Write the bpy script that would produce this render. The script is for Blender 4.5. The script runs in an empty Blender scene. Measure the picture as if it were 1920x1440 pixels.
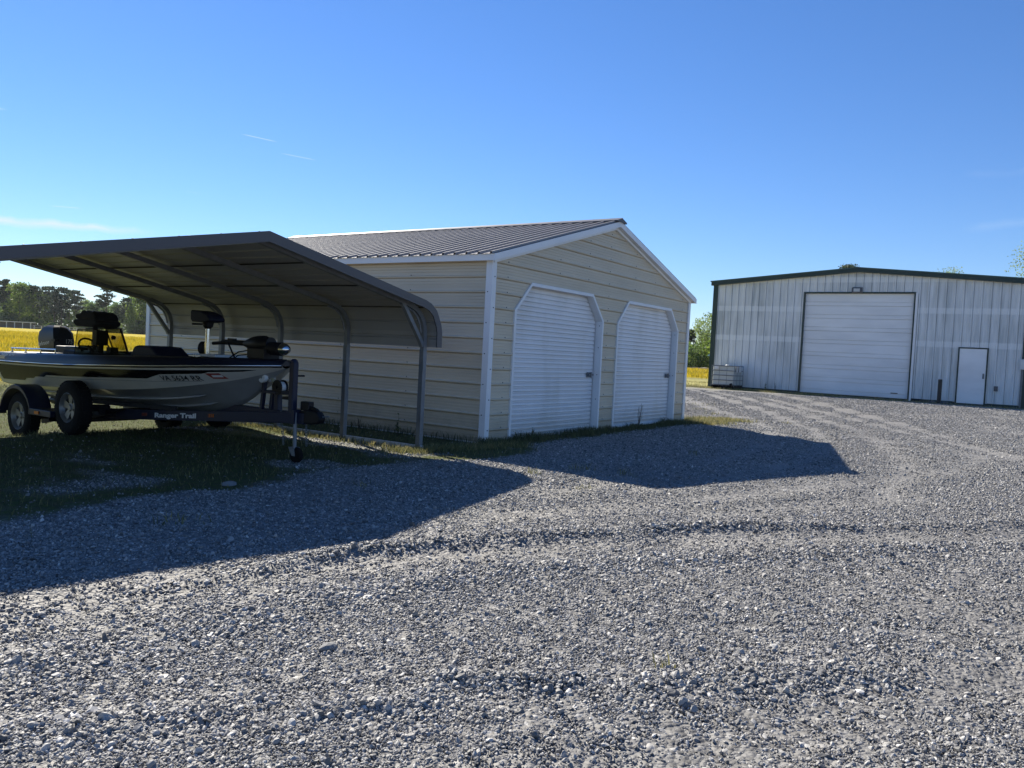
import bpy, math, random
import numpy as np
from math import radians as R_, sin, cos, pi
from mathutils import Vector, Matrix

random.seed(7)
rng = np.random.default_rng(11)
scene = bpy.context.scene
COL = scene.collection

# ------------------------------------------------------------------ camera
# world: x runs along the garage front, y along its side wall, origin at the near corner
CAM = Vector((-9.686, -6.978, 1.377))
def make_camera():
    F = (0.8296, 0.5583); Rt = (0.5583, -0.8296)
    pit, rol = 0.0389, 0.0516
    cp, sp, c, s = cos(pit), sin(pit), cos(rol), sin(rol)
    fw = Vector((F[0]*cp, F[1]*cp, -sp)); up = Vector((F[0]*sp, F[1]*sp, cp)); rt = Vector((Rt[0], Rt[1], 0))
    r2 = rt*c + up*s; u2 = up*c - rt*s
    cd = bpy.data.cameras.new('camera'); cd.sensor_width = 36; cd.lens = 1510.28/1920*36
    cd.clip_start = 0.05; cd.clip_end = 6000
    o = bpy.data.objects.new('camera', cd); COL.objects.link(o)
    m = Matrix((r2, u2, -fw)).transposed().to_4x4(); m.translation = CAM
    o.matrix_world = m
    scene.camera = o
make_camera()

# ------------------------------------------------------------------ world, sun, exposure
SUN_DIR = Vector((0.50, 1.17, 0.975)).normalized()      # towards the sun
SUN_EL = math.asin(SUN_DIR.z); SUN_AZ = math.atan2(SUN_DIR.x, SUN_DIR.y)
SKY_STRENGTH = 0.062
SUN_STRENGTH = 5.0
scene.view_settings.view_transform = 'Standard'
scene.view_settings.look = 'None'
scene.view_settings.gamma = 1.0
scene.view_settings.use_curve_mapping = False
scene.view_settings.exposure = 1.0

world = bpy.data.worlds.new('World'); scene.world = world
world.use_nodes = True
def build_world():
    nt = world.node_tree; N = nt.nodes; L = nt.links; N.clear()
    out = N.new('ShaderNodeOutputWorld'); bg = N.new('ShaderNodeBackground')
    sky = N.new('ShaderNodeTexSky'); sky.sky_type = 'NISHITA'; sky.sun_disc = False
    sky.sun_elevation = SUN_EL; sky.sun_rotation = SUN_AZ
    sky.altitude = 0; sky.air_density = 1.0; sky.dust_density = 0.02; sky.ozone_density = 3.0
    hs = N.new('ShaderNodeHueSaturation'); hs.inputs['Saturation'].default_value = 1.10; hs.inputs['Value'].default_value = 1.0
    tint = N.new('ShaderNodeVectorMath'); tint.operation = 'MULTIPLY'; tint.inputs[1].default_value = (.80, .90, 1.14)
    L.new(sky.outputs[0], tint.inputs[0]); L.new(tint.outputs['Vector'], hs.inputs['Color'])
    tc = N.new('ShaderNodeTexCoord')
    def vm(op, a, b=None):
        n = N.new('ShaderNodeVectorMath'); n.operation = op
        L.new(a, n.inputs[0])
        if b is not None:
            if isinstance(b, (tuple, list, Vector)): n.inputs[1].default_value = tuple(b)
            else: L.new(b, n.inputs[1])
        return n
    def mt(op, a, b=None):
        n = N.new('ShaderNodeMath'); n.operation = op
        for i, v in enumerate((a, b)):
            if v is None: continue
            if isinstance(v, (int, float)): n.inputs[i].default_value = v
            else: L.new(v, n.inputs[i])
        return n.outputs[0]
    d = vm('NORMALIZE', tc.outputs['Generated']).outputs['Vector']
    noise = N.new('ShaderNodeTexNoise'); noise.inputs['Scale'].default_value = 28; noise.inputs['Detail'].default_value = 5
    L.new(d, noise.inputs['Vector'])
    n2 = N.new('ShaderNodeTexNoise'); n2.inputs['Scale'].default_value = 9; n2.inputs['Detail'].default_value = 4
    L.new(d, n2.inputs['Vector'])
    total = None
    # (start direction, end direction, half width, strength, wispy)
    R2 = (0.5583, -0.8296); F2 = (0.8296, 0.5583)
    def wd(v): return Vector((R2[0]*v[0]+F2[0]*v[1], R2[1]*v[0]+F2[1]*v[1], v[2])).normalized()
    trails = [((-0.3200, .9189, .2306), (-.2820, .9320, .2268), .0007, .55, 0),
              ((-.2802, .9355, .2153), (-.2400, .9472, .2117), .0007, .45, 0),
              ((-.560, .800, .2176), (-.5233, .8236, .2187), .0008, .75, 0),
              ((-.4990, .8570, .1298), (-.4700, .8730, .1310), .0007, .5, 0),
              ((-.3789, .9111, .1621), (-.3600, .9190, .1609), .0006, .18, 0),
              ((-.620, .776, .1030), (-.4050, .9070, .1143), .0055, .95, 1),
              ((.470, .870, .1560), (.560, .810, .1650), .006, .10, 1),
              ((.462, .860, .2110), (.540, .815, .2130), .005, .05, 1)]
    for a, b, w, st, wisp in trails:
        A = wd(a); B = wd(b); n = A.cross(B).normalized(); m = (A+B).normalized(); t = (B-A).normalized(); hl = (B-A).length/2
        dn = vm('DOT_PRODUCT', d, n).outputs['Value']; dt = vm('DOT_PRODUCT', vm('SUBTRACT', d, m).outputs['Vector'], t).outputs['Value']
        dm = vm('DOT_PRODUCT', d, m).outputs['Value']
        if wisp:
            dn = mt('ADD', dn, mt('MULTIPLY', mt('SUBTRACT', noise.outputs[0], .5), w*2.2))
        ed = mt('SUBTRACT', 1.0, mt('DIVIDE', mt('ABSOLUTE', dn), w))
        el = mt('MULTIPLY', mt('SUBTRACT', 1.0, mt('DIVIDE', mt('ABSOLUTE', dt), hl)), 2.5)
        k = mt('MULTIPLY', mt('MINIMUM', mt('MAXIMUM', ed, 0), 1), mt('MINIMUM', mt('MAXIMUM', el, 0), 1))
        k = mt('MULTIPLY', k, mt('GREATER_THAN', dm, 0.5))
        if wisp: k = mt('MULTIPLY', k, mt('MINIMUM', mt('MULTIPLY', noise.outputs[0], 1.7), 1))
        k = mt('MULTIPLY', k, st)
        total = k if total is None else mt('ADD', total, k)
    mix = N.new('ShaderNodeMix'); mix.data_type = 'RGBA'
    mix.inputs['B'].default_value = (6.2, 7.4, 8.4, 1)
    L.new(mt('MINIMUM', total, 1), mix.inputs['Factor']); L.new(hs.outputs[0], mix.inputs['A'])
    L.new(mix.outputs['Result'], bg.inputs['Color'])
    bg.inputs['Strength'].default_value = SKY_STRENGTH
    L.new(bg.outputs[0], out.inputs['Surface'])
build_world()

sd = bpy.data.lights.new('sun', 'SUN'); sd.energy = SUN_STRENGTH; sd.angle = R_(0.53); sd.color = (1.0, 0.93, 0.80)
so = bpy.data.objects.new('sun', sd); COL.objects.link(so)
so.rotation_euler = SUN_DIR.to_track_quat('Z', 'Y').to_euler()
so.location = (0, 0, 30)

# ------------------------------------------------------------------ helpers
def smooth(a, b, x):
    t = np.clip((np.asarray(x, float)-a)/(b-a), 0, 1); return t*t*(3-2*t)
def _hash(ix, iy, s):
    h = (ix*374761393 + iy*668265263 + s*1442695041) & 0xffffffff
    h = ((h ^ (h >> 13))*1274126177) & 0xffffffff
    return ((h ^ (h >> 16)) & 0xffff)/65535.0
def vnoise(x, y, s=0):
    x = np.asarray(x, float); y = np.asarray(y, float)
    ix = np.floor(x).astype(np.int64); iy = np.floor(y).astype(np.int64)
    fx = x-ix; fy = y-iy; fx = fx*fx*(3-2*fx); fy = fy*fy*(3-2*fy)
    a = _hash(ix, iy, s); b = _hash(ix+1, iy, s); c = _hash(ix, iy+1, s); d = _hash(ix+1, iy+1, s)
    return (a*(1-fx)+b*fx)*(1-fy)+(c*(1-fx)+d*fx)*fy
def fbm(x, y, s=0, o=4):
    t = 0; a = .5
    for i in range(o):
        t = t + a*(vnoise(x*2**i, y*2**i, s+i*17)-.5); a *= .5
    return t

OFF = {}
def off(p): return OFF.get(p.name, Vector((0, 0, 0))) if p is not None else Vector((0, 0, 0))

def tag(o, label=None, cat=None, group=None, kind=None):
    if label: o['label'] = label
    if cat: o['category'] = cat
    if group: o['group'] = group
    if kind: o['kind'] = kind
    return o
def empty(name, loc, label, cat, group=None):
    o = bpy.data.objects.new(name, None); COL.objects.link(o); o.location = loc
    o.empty_display_size = .2
    OFF[o.name] = Vector(loc)
    return tag(o, label, cat, group)

class MB:
    def __init__(self): self.v = []; self.f = []
    def add(self, vs, fs):
        n = len(self.v); self.v.extend([tuple(p) for p in vs]); self.f.extend([tuple(i+n for i in f) for f in fs]); return self
    def quad(self, a, b, c, d): return self.add((a, b, c, d), ((0, 1, 2, 3),))
    def box(self, x0, x1, y0, y1, z0, z1):
        return self.add([(x0,y0,z0),(x1,y0,z0),(x1,y1,z0),(x0,y1,z0),(x0,y0,z1),(x1,y0,z1),(x1,y1,z1),(x0,y1,z1)],
                        [(0,3,2,1),(4,5,6,7),(0,1,5,4),(1,2,6,5),(2,3,7,6),(3,0,4,7)])
    def obox(self, c, ax, ay, az):
        c, ax, ay, az = Vector(c), Vector(ax), Vector(ay), Vector(az)
        vs = [c+ax*i+ay*j+az*k for k in (-1, 1) for (i, j) in ((-1,-1),(1,-1),(1,1),(-1,1))]
        return self.add(vs, [(0,3,2,1),(4,5,6,7),(0,1,5,4),(1,2,6,5),(2,3,7,6),(3,0,4,7)])
    def bar(self, p, q, w, h=None, up=(0, 0, 1)):
        p, q = Vector(p), Vector(q); d = q-p; l = d.length; d.normalize()
        s = d.cross(Vector(up))
        if s.length < 1e-4: s = d.cross(Vector((0, 1, 0)))
        s.normalize(); u = s.cross(d).normalized()
        return self.obox((p+q)/2, d*l/2, s*w/2, u*(h or w)/2)
    def tube(self, path, r, n=8, caps=True, square=False):
        P = [Vector(p) for p in path]; rs = r if isinstance(r, (list, tuple)) else [r]*len(P)
        rings = []; prev = None
        for i, p in enumerate(P):
            t = (P[min(i+1, len(P)-1)]-P[max(i-1, 0)]).normalized()
            if prev is None:
                a = Vector((0, 0, 1)) if abs(t.z) < .9 else Vector((0, 1, 0))
                s = t.cross(a).normalized()
            else:
                s = (prev - t*prev.dot(t)).normalized()
            prev = s; u = s.cross(t)
            m = 4 if square else n; a0 = pi/4 if square else 0; rr = rs[i]*(1.4142 if square else 1)
            # keep the section width on bends
            rings.append([p+(s*cos(a0+2*pi*k/m)+u*sin(a0+2*pi*k/m))*rr for k in range(m)])
        m = len(rings[0]); vs = [q for g in rings for q in g]; fs = []
        for i in range(len(rings)-1):
            for k in range(m):
                fs.append((i*m+k, i*m+(k+1) % m, (i+1)*m+(k+1) % m, (i+1)*m+k))
        if caps: fs.append(tuple(range(m))[::-1]); fs.append(tuple((len(rings)-1)*m+k for k in range(m)))
        return self.add(vs, fs)
    def lathe(self, c, axis, prof, n=24, closed=False):
        # prof: (distance along axis, radius)
        c = Vector(c); t = Vector(axis).normalized()
        a = Vector((0, 0, 1)) if abs(t.z) < .9 else Vector((1, 0, 0))
        s = t.cross(a).normalized(); u = t.cross(s)
        vs = []; fs = []; m = n
        for (d, r) in prof:
            for k in range(n): vs.append(c+t*d+(s*cos(2*pi*k/n)+u*sin(2*pi*k/n))*r)
        last = len(prof) if closed else len(prof)-1
        for i in range(last):
            j = (i+1) % len(prof)
            for k in range(n): fs.append((i*m+k, i*m+(k+1) % m, j*m+(k+1) % m, j*m+k))
        return self.add(vs, fs)
    def grid(self, rows):
        n = len(rows[0]); vs = [p for r in rows for p in r]; fs = []
        for i in range(len(rows)-1):
            for k in range(n-1): fs.append((i*n+k, i*n+k+1, (i+1)*n+k+1, (i+1)*n+k))
        return self.add(vs, fs)
    def prism(self, poly, d):
        # poly: 3D points, extruded by vector d
        n = len(poly); d = Vector(d); a = [Vector(p) for p in poly]; b = [p+d for p in a]
        fs = [tuple(range(n))[::-1], tuple(range(n, 2*n))]+[(i, (i+1) % n, n+(i+1) % n, n+i) for i in range(n)]
        return self.add(a+b, fs)
    def build(self, name, mat, parent=None, smooth_angle=None, bevel=None, seg=2):
        o_ = off(parent)
        me = bpy.data.meshes.new(name)
        me.from_pydata([(v[0]-o_.x, v[1]-o_.y, v[2]-o_.z) for v in self.v], [], self.f)
        if mat is not None: me.materials.append(mat)
        if smooth_angle:
            me.shade_smooth(); me.set_sharp_from_angle(angle=R_(smooth_angle))
        me.update()
        o = bpy.data.objects.new(name, me); COL.objects.link(o)
        if parent is not None: o.parent = parent; OFF[o.name] = o_
        if bevel:
            b = o.modifiers.new('bevel', 'BEVEL'); b.width = bevel; b.segments = seg; b.limit_method = 'ANGLE'; b.angle_limit = R_(40)
            b.harden_normals = False
        return o
def np_mesh(name, V, F, mat, parent=None, attrs=None):
    me = bpy.data.meshes.new(name); V = np.asarray(V, np.float32); F = np.asarray(F, np.int32)
    k = F.shape[1]; me.vertices.add(len(V)); me.vertices.foreach_set('co', V.ravel())
    me.loops.add(F.size); me.loops.foreach_set('vertex_index', F.ravel())
    me.polygons.add(len(F)); me.polygons.foreach_set('loop_start', np.arange(0, F.size, k, dtype=np.int32))
    if mat: me.materials.append(mat)
    for an, (typ, data) in (attrs or {}).items():
        at = me.attributes.new(an, typ, 'POINT')
        at.data.foreach_set('color' if typ == 'FLOAT_COLOR' else ('vector' if typ == 'FLOAT_VECTOR' else 'value'), np.asarray(data).ravel())
    me.update(calc_edges=True); me.validate()
    o = bpy.data.objects.new(name, me); COL.objects.link(o)
    if parent is not None: o.parent = parent
    return o

# ------------------------------------------------------------------ materials
def mat_nodes(name):
    m = bpy.data.materials.new(name); m.use_nodes = True
    nt = m.node_tree; b = nt.nodes['Principled BSDF']
    return m, nt, nt.nodes, nt.links, b
def paint(name, col, rough=.45, metal=0.0, var=.12, scale=3.0, bump=0.0, coat=0.0, dirt=None, stretch=(1, 1, 1), spec=.5, splash=None):
    """painted or bare surface with a little uneven wear and gloss"""
    m, nt, N, L, b = mat_nodes(name)
    tc = N.new('ShaderNodeTexCoord'); mp = N.new('ShaderNodeMapping'); mp.inputs['Scale'].default_value = stretch
    L.new(tc.outputs['Object'], mp.inputs['Vector'])
    n1 = N.new('ShaderNodeTexNoise'); n1.inputs['Scale'].default_value = scale; n1.inputs['Detail'].default_value = 6; n1.inputs['Roughness'].default_value = .6
    L.new(mp.outputs[0], n1.inputs['Vector'])
    rp = N.new('ShaderNodeMapRange'); rp.inputs['From Min'].default_value = .3; rp.inputs['From Max'].default_value = .7
    rp.inputs['To Min'].default_value = 1-var; rp.inputs['To Max'].default_value = 1+var*.5
    L.new(n1.outputs[0], rp.inputs['Value'])
    mx = N.new('ShaderNodeVectorMath'); mx.operation = 'SCALE'; mx.inputs[0].default_value = col[:3]; L.new(rp.outputs[0], mx.inputs['Scale'])
    last = mx.outputs['Vector']
    if dirt:
        n2 = N.new('ShaderNodeTexNoise'); n2.inputs['Scale'].default_value = dirt[1]; n2.inputs['Detail'].default_value = 8
        mp2 = N.new('ShaderNodeMapping'); mp2.inputs['Scale'].default_value = dirt[3] if len(dirt) > 3 else (1, 1, 1)
        L.new(tc.outputs['Object'], mp2.inputs['Vector']); L.new(mp2.outputs[0], n2.inputs['Vector'])
        r2 = N.new('ShaderNodeMapRange'); r2.inputs['From Min'].default_value = .48; r2.inputs['From Max'].default_value = .72
        r2.inputs['To Max'].default_value = dirt[2]; L.new(n2.outputs[0], r2.inputs['Value'])
        mm = N.new('ShaderNodeMix'); mm.data_type = 'RGBA'; mm.inputs['B'].default_value = tuple(dirt[0])+(1,)
        L.new(r2.outputs[0], mm.inputs['Factor']); L.new(last, mm.inputs['A']); last = mm.outputs['Result']
    if splash:      # mud thrown up by rain along the foot of the wall: (colour, height of its upper edge, object z of the ground, strength)
        sx = N.new('ShaderNodeSeparateXYZ'); L.new(tc.outputs['Object'], sx.inputs[0])
        n3 = N.new('ShaderNodeTexNoise'); n3.inputs['Scale'].default_value = 5; n3.inputs['Detail'].default_value = 8; n3.inputs['Roughness'].default_value = .7; L.new(tc.outputs['Object'], n3.inputs['Vector'])
        ad = N.new('ShaderNodeMath'); ad.operation = 'MULTIPLY_ADD'; ad.inputs[1].default_value = -.9*splash[1]; L.new(n3.outputs[0], ad.inputs[0]); L.new(sx.outputs['Z'], ad.inputs[2])
        r3 = N.new('ShaderNodeMapRange'); r3.inputs['From Min'].default_value = splash[2]+splash[1]*.45; r3.inputs['From Max'].default_value = splash[2]-splash[1]*.45; r3.inputs['To Max'].default_value = splash[3]
        L.new(ad.outputs[0], r3.inputs['Value'])
        m3 = N.new('ShaderNodeMix'); m3.data_type = 'RGBA'; m3.inputs['B'].default_value = tuple(splash[0])+(1,); L.new(r3.outputs[0], m3.inputs['Factor']); L.new(last, m3.inputs['A']); last = m3.outputs['Result']
    L.new(last, b.inputs['Base Color'])
    rr = N.new('ShaderNodeMapRange'); rr.inputs['To Min'].default_value = max(.03, rough-.08); rr.inputs['To Max'].default_value = min(1, rough+.1)
    L.new(n1.outputs[0], rr.inputs['Value']); L.new(rr.outputs[0], b.inputs['Roughness'])
    b.inputs['Metallic'].default_value = metal; b.inputs['Coat Weight'].default_value = coat
    b.inputs['Specular IOR Level'].default_value = spec
    if bump:
        bp = N.new('ShaderNodeBump'); bp.inputs['Strength'].default_value = bump; bp.inputs['Distance'].default_value = .01
        L.new(n1.outputs[0], bp.inputs['Height']); L.new(bp.outputs[0], b.inputs['Normal'])
    return m

M = {}
M['siding'] = paint('siding_tan', (.64, .55, .41), .42, var=.10, scale=1.3, bump=.25, stretch=(.35, .35, 1.6), dirt=((.34, .30, .23), 2.2, .22, (.3, .3, 1.2)), splash=((.26, .22, .16), .55, 0, .7))
M['white_trim'] = paint('white_trim', (.82, .82, .82), .4, var=.06, scale=2)
M['white_door'] = paint('white_door', (.82, .82, .83), .38, var=.08, scale=1.2, bump=.3, stretch=(.4, 1, 2.0), dirt=((.58, .57, .54), 1.8, .5, (1.0, 1, .35)), splash=((.40, .37, .32), .5, 0, .6))
M['roof_metal'] = paint('roof_metal', (.27, .255, .25), .5, metal=.0, var=.15, scale=2, spec=.5)
M['ridge'] = paint('ridge_brown', (.10, .09, .085), .45, var=.2)
M['dark'] = paint('dark_gap', (.02, .02, .022), .8)
M['carport_top'] = paint('carport_top', (.10, .09, .09), .38, var=.1)
M['carport_trim'] = paint('carport_trim', (.085, .08, .085), .42, var=.08)
M['galv'] = paint('galvanised_tube', (.18, .195, .21), .48, metal=.3, var=.2, scale=9)
M['galv_sunlit'] = paint('galv_sunlit_rail', (.62, .63, .64), .4, metal=.2, var=.2, scale=9)  # lighter copy of the galvanised steel, sunlight put into its colour
M['screw'] = paint('screw', (.07, .065, .06), .5, metal=.5)
M['navy'] = paint('navy_gelcoat', (.008, .011, .022), .34, var=.2, scale=20, spec=.35)
M['black_gel'] = paint('black_gelcoat', (.004, .004, .006), .16, spec=.35)
M['silver_gel'] = paint('silver_gelcoat', (.56, .55, .51), .30, metal=.15, var=.08, scale=4, coat=.5)
M['bottom_gel'] = paint('bottom_gelcoat', (.27, .28, .29), .32, var=.12, coat=.3)  # darker grey than the sides, the hull bottom's shade is in the colour
M['rail_steel'] = paint('stainless', (.62, .63, .65), .16, metal=1.0, var=.05)
M['black_plastic'] = paint('black_plastic', (.007, .007, .009), .5, spec=.25)
M['vinyl_navy'] = paint('navy_vinyl', (.007, .010, .026), .6, bump=.3, scale=12, spec=.25)
M['rubber'] = paint('rubber', (.006, .006, .0065), .85, bump=.5, scale=30, spec=.2)
M['rim'] = paint('painted_rim', (.20, .205, .21), .4, metal=.5, var=.2)
M['rim_dark'] = paint('rim_recess', (.03, .03, .03), .6)
M['trailer'] = paint('trailer_navy', (.009, .014, .036), .42, var=.15, spec=.3)
M['cowl'] = paint('cowl_grey', (.022, .028, .042), .42, var=.1, spec=.3)
M['decal_white'] = paint('decal_white', (.62, .64, .66), .4)
M['decal_grey'] = paint('decal_grey', (.60, .62, .64), .4)
M['decal_black'] = paint('decal_black', (.006, .006, .01), .4)
M['sticker_red'] = paint('sticker_red', (.28, .05, .035), .5)
M['amber'] = paint('amber_lens', (.55, .14, .02), .25)
M['red_lens'] = paint('red_lens', (.14, .016, .01), .4)
M['hull_white'] = paint('cream', (.55, .53, .46), .35)
M['strap'] = paint('strap', (.35, .30, .18), .8)
M['roller'] = paint('white_roller', (.62, .63, .62), .5)
M['green_trim'] = paint('green_trim', (.012, .035, .030), .4, var=.15)
M['green_edge'] = paint('green_edge', (.05, .11, .09), .35, var=.15)
M['wood_dark'] = paint('weathered_post', (.05, .045, .04), .8, bump=.6, scale=14, stretch=(4, 4, .6))
M['concrete'] = paint('concrete_edge', (.10, .10, .095), .9, bump=.4)
M['poly'] = paint('milky_tank', (.50, .51, .48), .4, var=.06)
M['label_white'] = paint('label_plate', (.66, .66, .66), .5)
M['lamp_grey'] = paint('lamp_housing', (.11, .11, .115), .5)
M['lamp_lens'] = paint('lamp_lens', (.62, .60, .54), .25)
M['white_fence'] = paint('pale_metal', (.62, .63, .62), .5)
M['log'] = paint('bleached_log', (.42, .38, .32), .9)
M['cloth'] = paint('black_cloth', (.010, .010, .012), .9, bump=.5, scale=8)
M['bunk'] = paint('bunk_carpet', (.03, .03, .03), .95)

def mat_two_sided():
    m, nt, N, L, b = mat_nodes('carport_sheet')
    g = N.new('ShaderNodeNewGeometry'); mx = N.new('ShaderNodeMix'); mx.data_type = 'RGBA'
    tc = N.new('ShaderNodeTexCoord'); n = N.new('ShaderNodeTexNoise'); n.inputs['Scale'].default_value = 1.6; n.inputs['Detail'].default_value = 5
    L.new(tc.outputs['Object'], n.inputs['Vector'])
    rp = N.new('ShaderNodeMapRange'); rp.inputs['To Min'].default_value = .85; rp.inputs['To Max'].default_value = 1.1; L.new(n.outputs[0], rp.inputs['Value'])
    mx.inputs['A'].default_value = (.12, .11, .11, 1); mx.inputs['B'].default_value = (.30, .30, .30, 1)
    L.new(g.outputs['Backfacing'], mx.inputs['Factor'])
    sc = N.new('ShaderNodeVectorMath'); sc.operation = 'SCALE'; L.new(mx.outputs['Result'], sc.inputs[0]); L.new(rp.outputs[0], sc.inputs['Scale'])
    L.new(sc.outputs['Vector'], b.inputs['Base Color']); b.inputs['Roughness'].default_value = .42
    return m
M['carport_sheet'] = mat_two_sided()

def mat_barn():
    """white ribbed steel with grey grime between the girts"""
    m, nt, N, L, b = mat_nodes('barn_steel')
    tc = N.new('ShaderNodeTexCoord'); sx = N.new('ShaderNodeSeparateXYZ'); L.new(tc.outputs['Object'], sx.inputs[0])
    def mt(op, a, c=None):
        n = N.new('ShaderNodeMath'); n.operation = op
        for i, v in enumerate((a, c)):
            if v is None: continue
            if isinstance(v, (int, float)): n.inputs[i].default_value = v
            else: L.new(v, n.inputs[i])
        return n.outputs[0]
    mp = N.new('ShaderNodeMapping'); mp.inputs['Scale'].default_value = (1, 5, .35); L.new(tc.outputs['Object'], mp.inputs['Vector'])
    n1 = N.new('ShaderNodeTexNoise'); n1.inputs['Scale'].default_value = 1.6; n1.inputs['Detail'].default_value = 7; L.new(mp.outputs[0], n1.inputs['Vector'])
    n2 = N.new('ShaderNodeTexNoise'); n2.inputs['Scale'].default_value = .55; n2.inputs['Detail'].default_value = 3; L.new(tc.outputs['Object'], n2.inputs['Vector'])
    z = mt('ADD', sx.outputs['Z'], mt('MULTIPLY', mt('SUBTRACT', n1.outputs[0], .5), .06))
    clean = None
    for gz in (2.32, 3.62, 4.86):          # cleaner strips along the girts
        e = mt('MAXIMUM', mt('SUBTRACT', 1.0, mt('DIVIDE', mt('ABSOLUTE', mt('SUBTRACT', z, gz)), .14)), 0)
        e = mt('MINIMUM', mt('MULTIPLY', e, 2.5), 1)
        clean = e if clean is None else mt('MAXIMUM', clean, e)
    g = N.new('ShaderNodeMapRange'); g.inputs['From Min'].default_value = .28; g.inputs['From Max'].default_value = .66; g.inputs['To Min'].default_value = .15; g.inputs['To Max'].default_value = 1.0
    L.new(n1.outputs[0], g.inputs['Value'])
    g2 = N.new('ShaderNodeMapRange'); g2.inputs['From Min'].default_value = .35; g2.inputs['From Max'].default_value = .65; g2.inputs['To Min'].default_value = .45; g2.inputs['To Max'].default_value = 1.0
    L.new(n2.outputs[0], g2.inputs['Value'])
    grime = mt('MULTIPLY', mt('MULTIPLY', g.outputs[0], g2.outputs[0]), mt('SUBTRACT', 1.0, mt('MULTIPLY', clean, .65)))
    mx = N.new('ShaderNodeMix'); mx.data_type = 'RGBA'; mx.inputs['A'].default_value = (.86, .87, .86, 1); mx.inputs['B'].default_value = (.47, .495, .485, 1)
    L.new(grime, mx.inputs['Factor']); L.new(mx.outputs['Result'], b.inputs['Base Color'])
    b.inputs['Roughness'].default_value = .5
    return m
M['barn'] = mat_barn()
M['barn_door'] = paint('barn_door', (.86, .86, .86), .42, var=.12, scale=.9, stretch=(1, .5, 2.2))

def mat_tinted():
    m, nt, N, L, b = mat_nodes('smoked_plastic')
    out = N['Material Output']; N.remove(b)
    tr = N.new('ShaderNodeBsdfTransparent'); tr.inputs[0].default_value = (.66, .62, .40, 1)
    gl = N.new('ShaderNodeBsdfGlossy'); gl.inputs['Roughness'].default_value = .05; gl.inputs[0].default_value = (.9, .9, .9, 1)
    lw = N.new('ShaderNodeLayerWeight'); pw = N.new('ShaderNodeMath'); pw.operation = 'POWER'; pw.inputs[1].default_value = 5; L.new(lw.outputs['Facing'], pw.inputs[0])
    ad = N.new('ShaderNodeMath'); ad.operation = 'MULTIPLY_ADD'; ad.inputs[1].default_value = .7; ad.inputs[2].default_value = .04; L.new(pw.outputs[0], ad.inputs[0])
    mx = N.new('ShaderNodeMixShader'); L.new(ad.outputs[0], mx.inputs[0]); L.new(tr.outputs[0], mx.inputs[1]); L.new(gl.outputs[0], mx.inputs[2])
    L.new(mx.outputs[0], out.inputs['Surface'])
    return m
M['tinted'] = mat_tinted()

def mat_leaf(name, stops, trans=.35, attr='tint', rough=.6):
    m, nt, N, L, b = mat_nodes(name)
    out = N['Material Output']
    a = N.new('ShaderNodeAttribute'); a.attribute_name = attr
    cr = N.new('ShaderNodeValToRGB'); e = cr.color_ramp.elements
    while len(e) > 1: e.remove(e[-1])
    e[0].position = stops[0][0]; e[0].color = stops[0][1]+(1,)
    for p, c in stops[1:]:
        k = e.new(p); k.color = c+(1,)
    L.new(a.outputs['Fac'], cr.inputs[0]); L.new(cr.outputs[0], b.inputs['Base Color'])
    b.inputs['Roughness'].default_value = rough; b.inputs['Specular IOR Level'].default_value = .25
    t = N.new('ShaderNodeBsdfTranslucent'); L.new(cr.outputs[0], t.inputs[0])
    mx = N.new('ShaderNodeMixShader'); mx.inputs[0].default_value = trans
    L.new(b.outputs[0], mx.inputs[1]); L.new(t.outputs[0], mx.inputs[2]); L.new(mx.outputs[0], out.inputs['Surface'])
    return m
M['grass'] = mat_leaf('grass_blades', [(0, (.055, .066, .034)), (.4, (.11, .122, .058)), (.75, (.25, .235, .09)), (1, (.42, .36, .18))], .35)
M['bloom'] = mat_leaf('meadow_bloom', [(0, (.10, .15, .02)), (.4, (.30, .25, .02)), (1, (.55, .41, .03))], .4)
M['leaf_light'] = mat_leaf('leaf_light', [(0, (.07, .12, .025)), (.5, (.15, .23, .04)), (1, (.27, .34, .06))], .5)
M['leaf_mid'] = mat_leaf('leaf_mid', [(0, (.05, .095, .035)), (.5, (.105, .175, .055)), (1, (.20, .27, .075))], .5)
M['leaf_pale'] = mat_leaf('leaf_pale', [(0, (.14, .20, .07)), (.5, (.22, .30, .10)), (1, (.34, .40, .16))], .5)
M['needle'] = mat_leaf('pine_needle', [(0, (.03, .05, .03)), (.5, (.05, .08, .042)), (1, (.09, .12, .06))], .3)
M['bark'] = paint('bark', (.09, .07, .055), .9, bump=.6, scale=6, stretch=(3, 3, .4))

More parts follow.
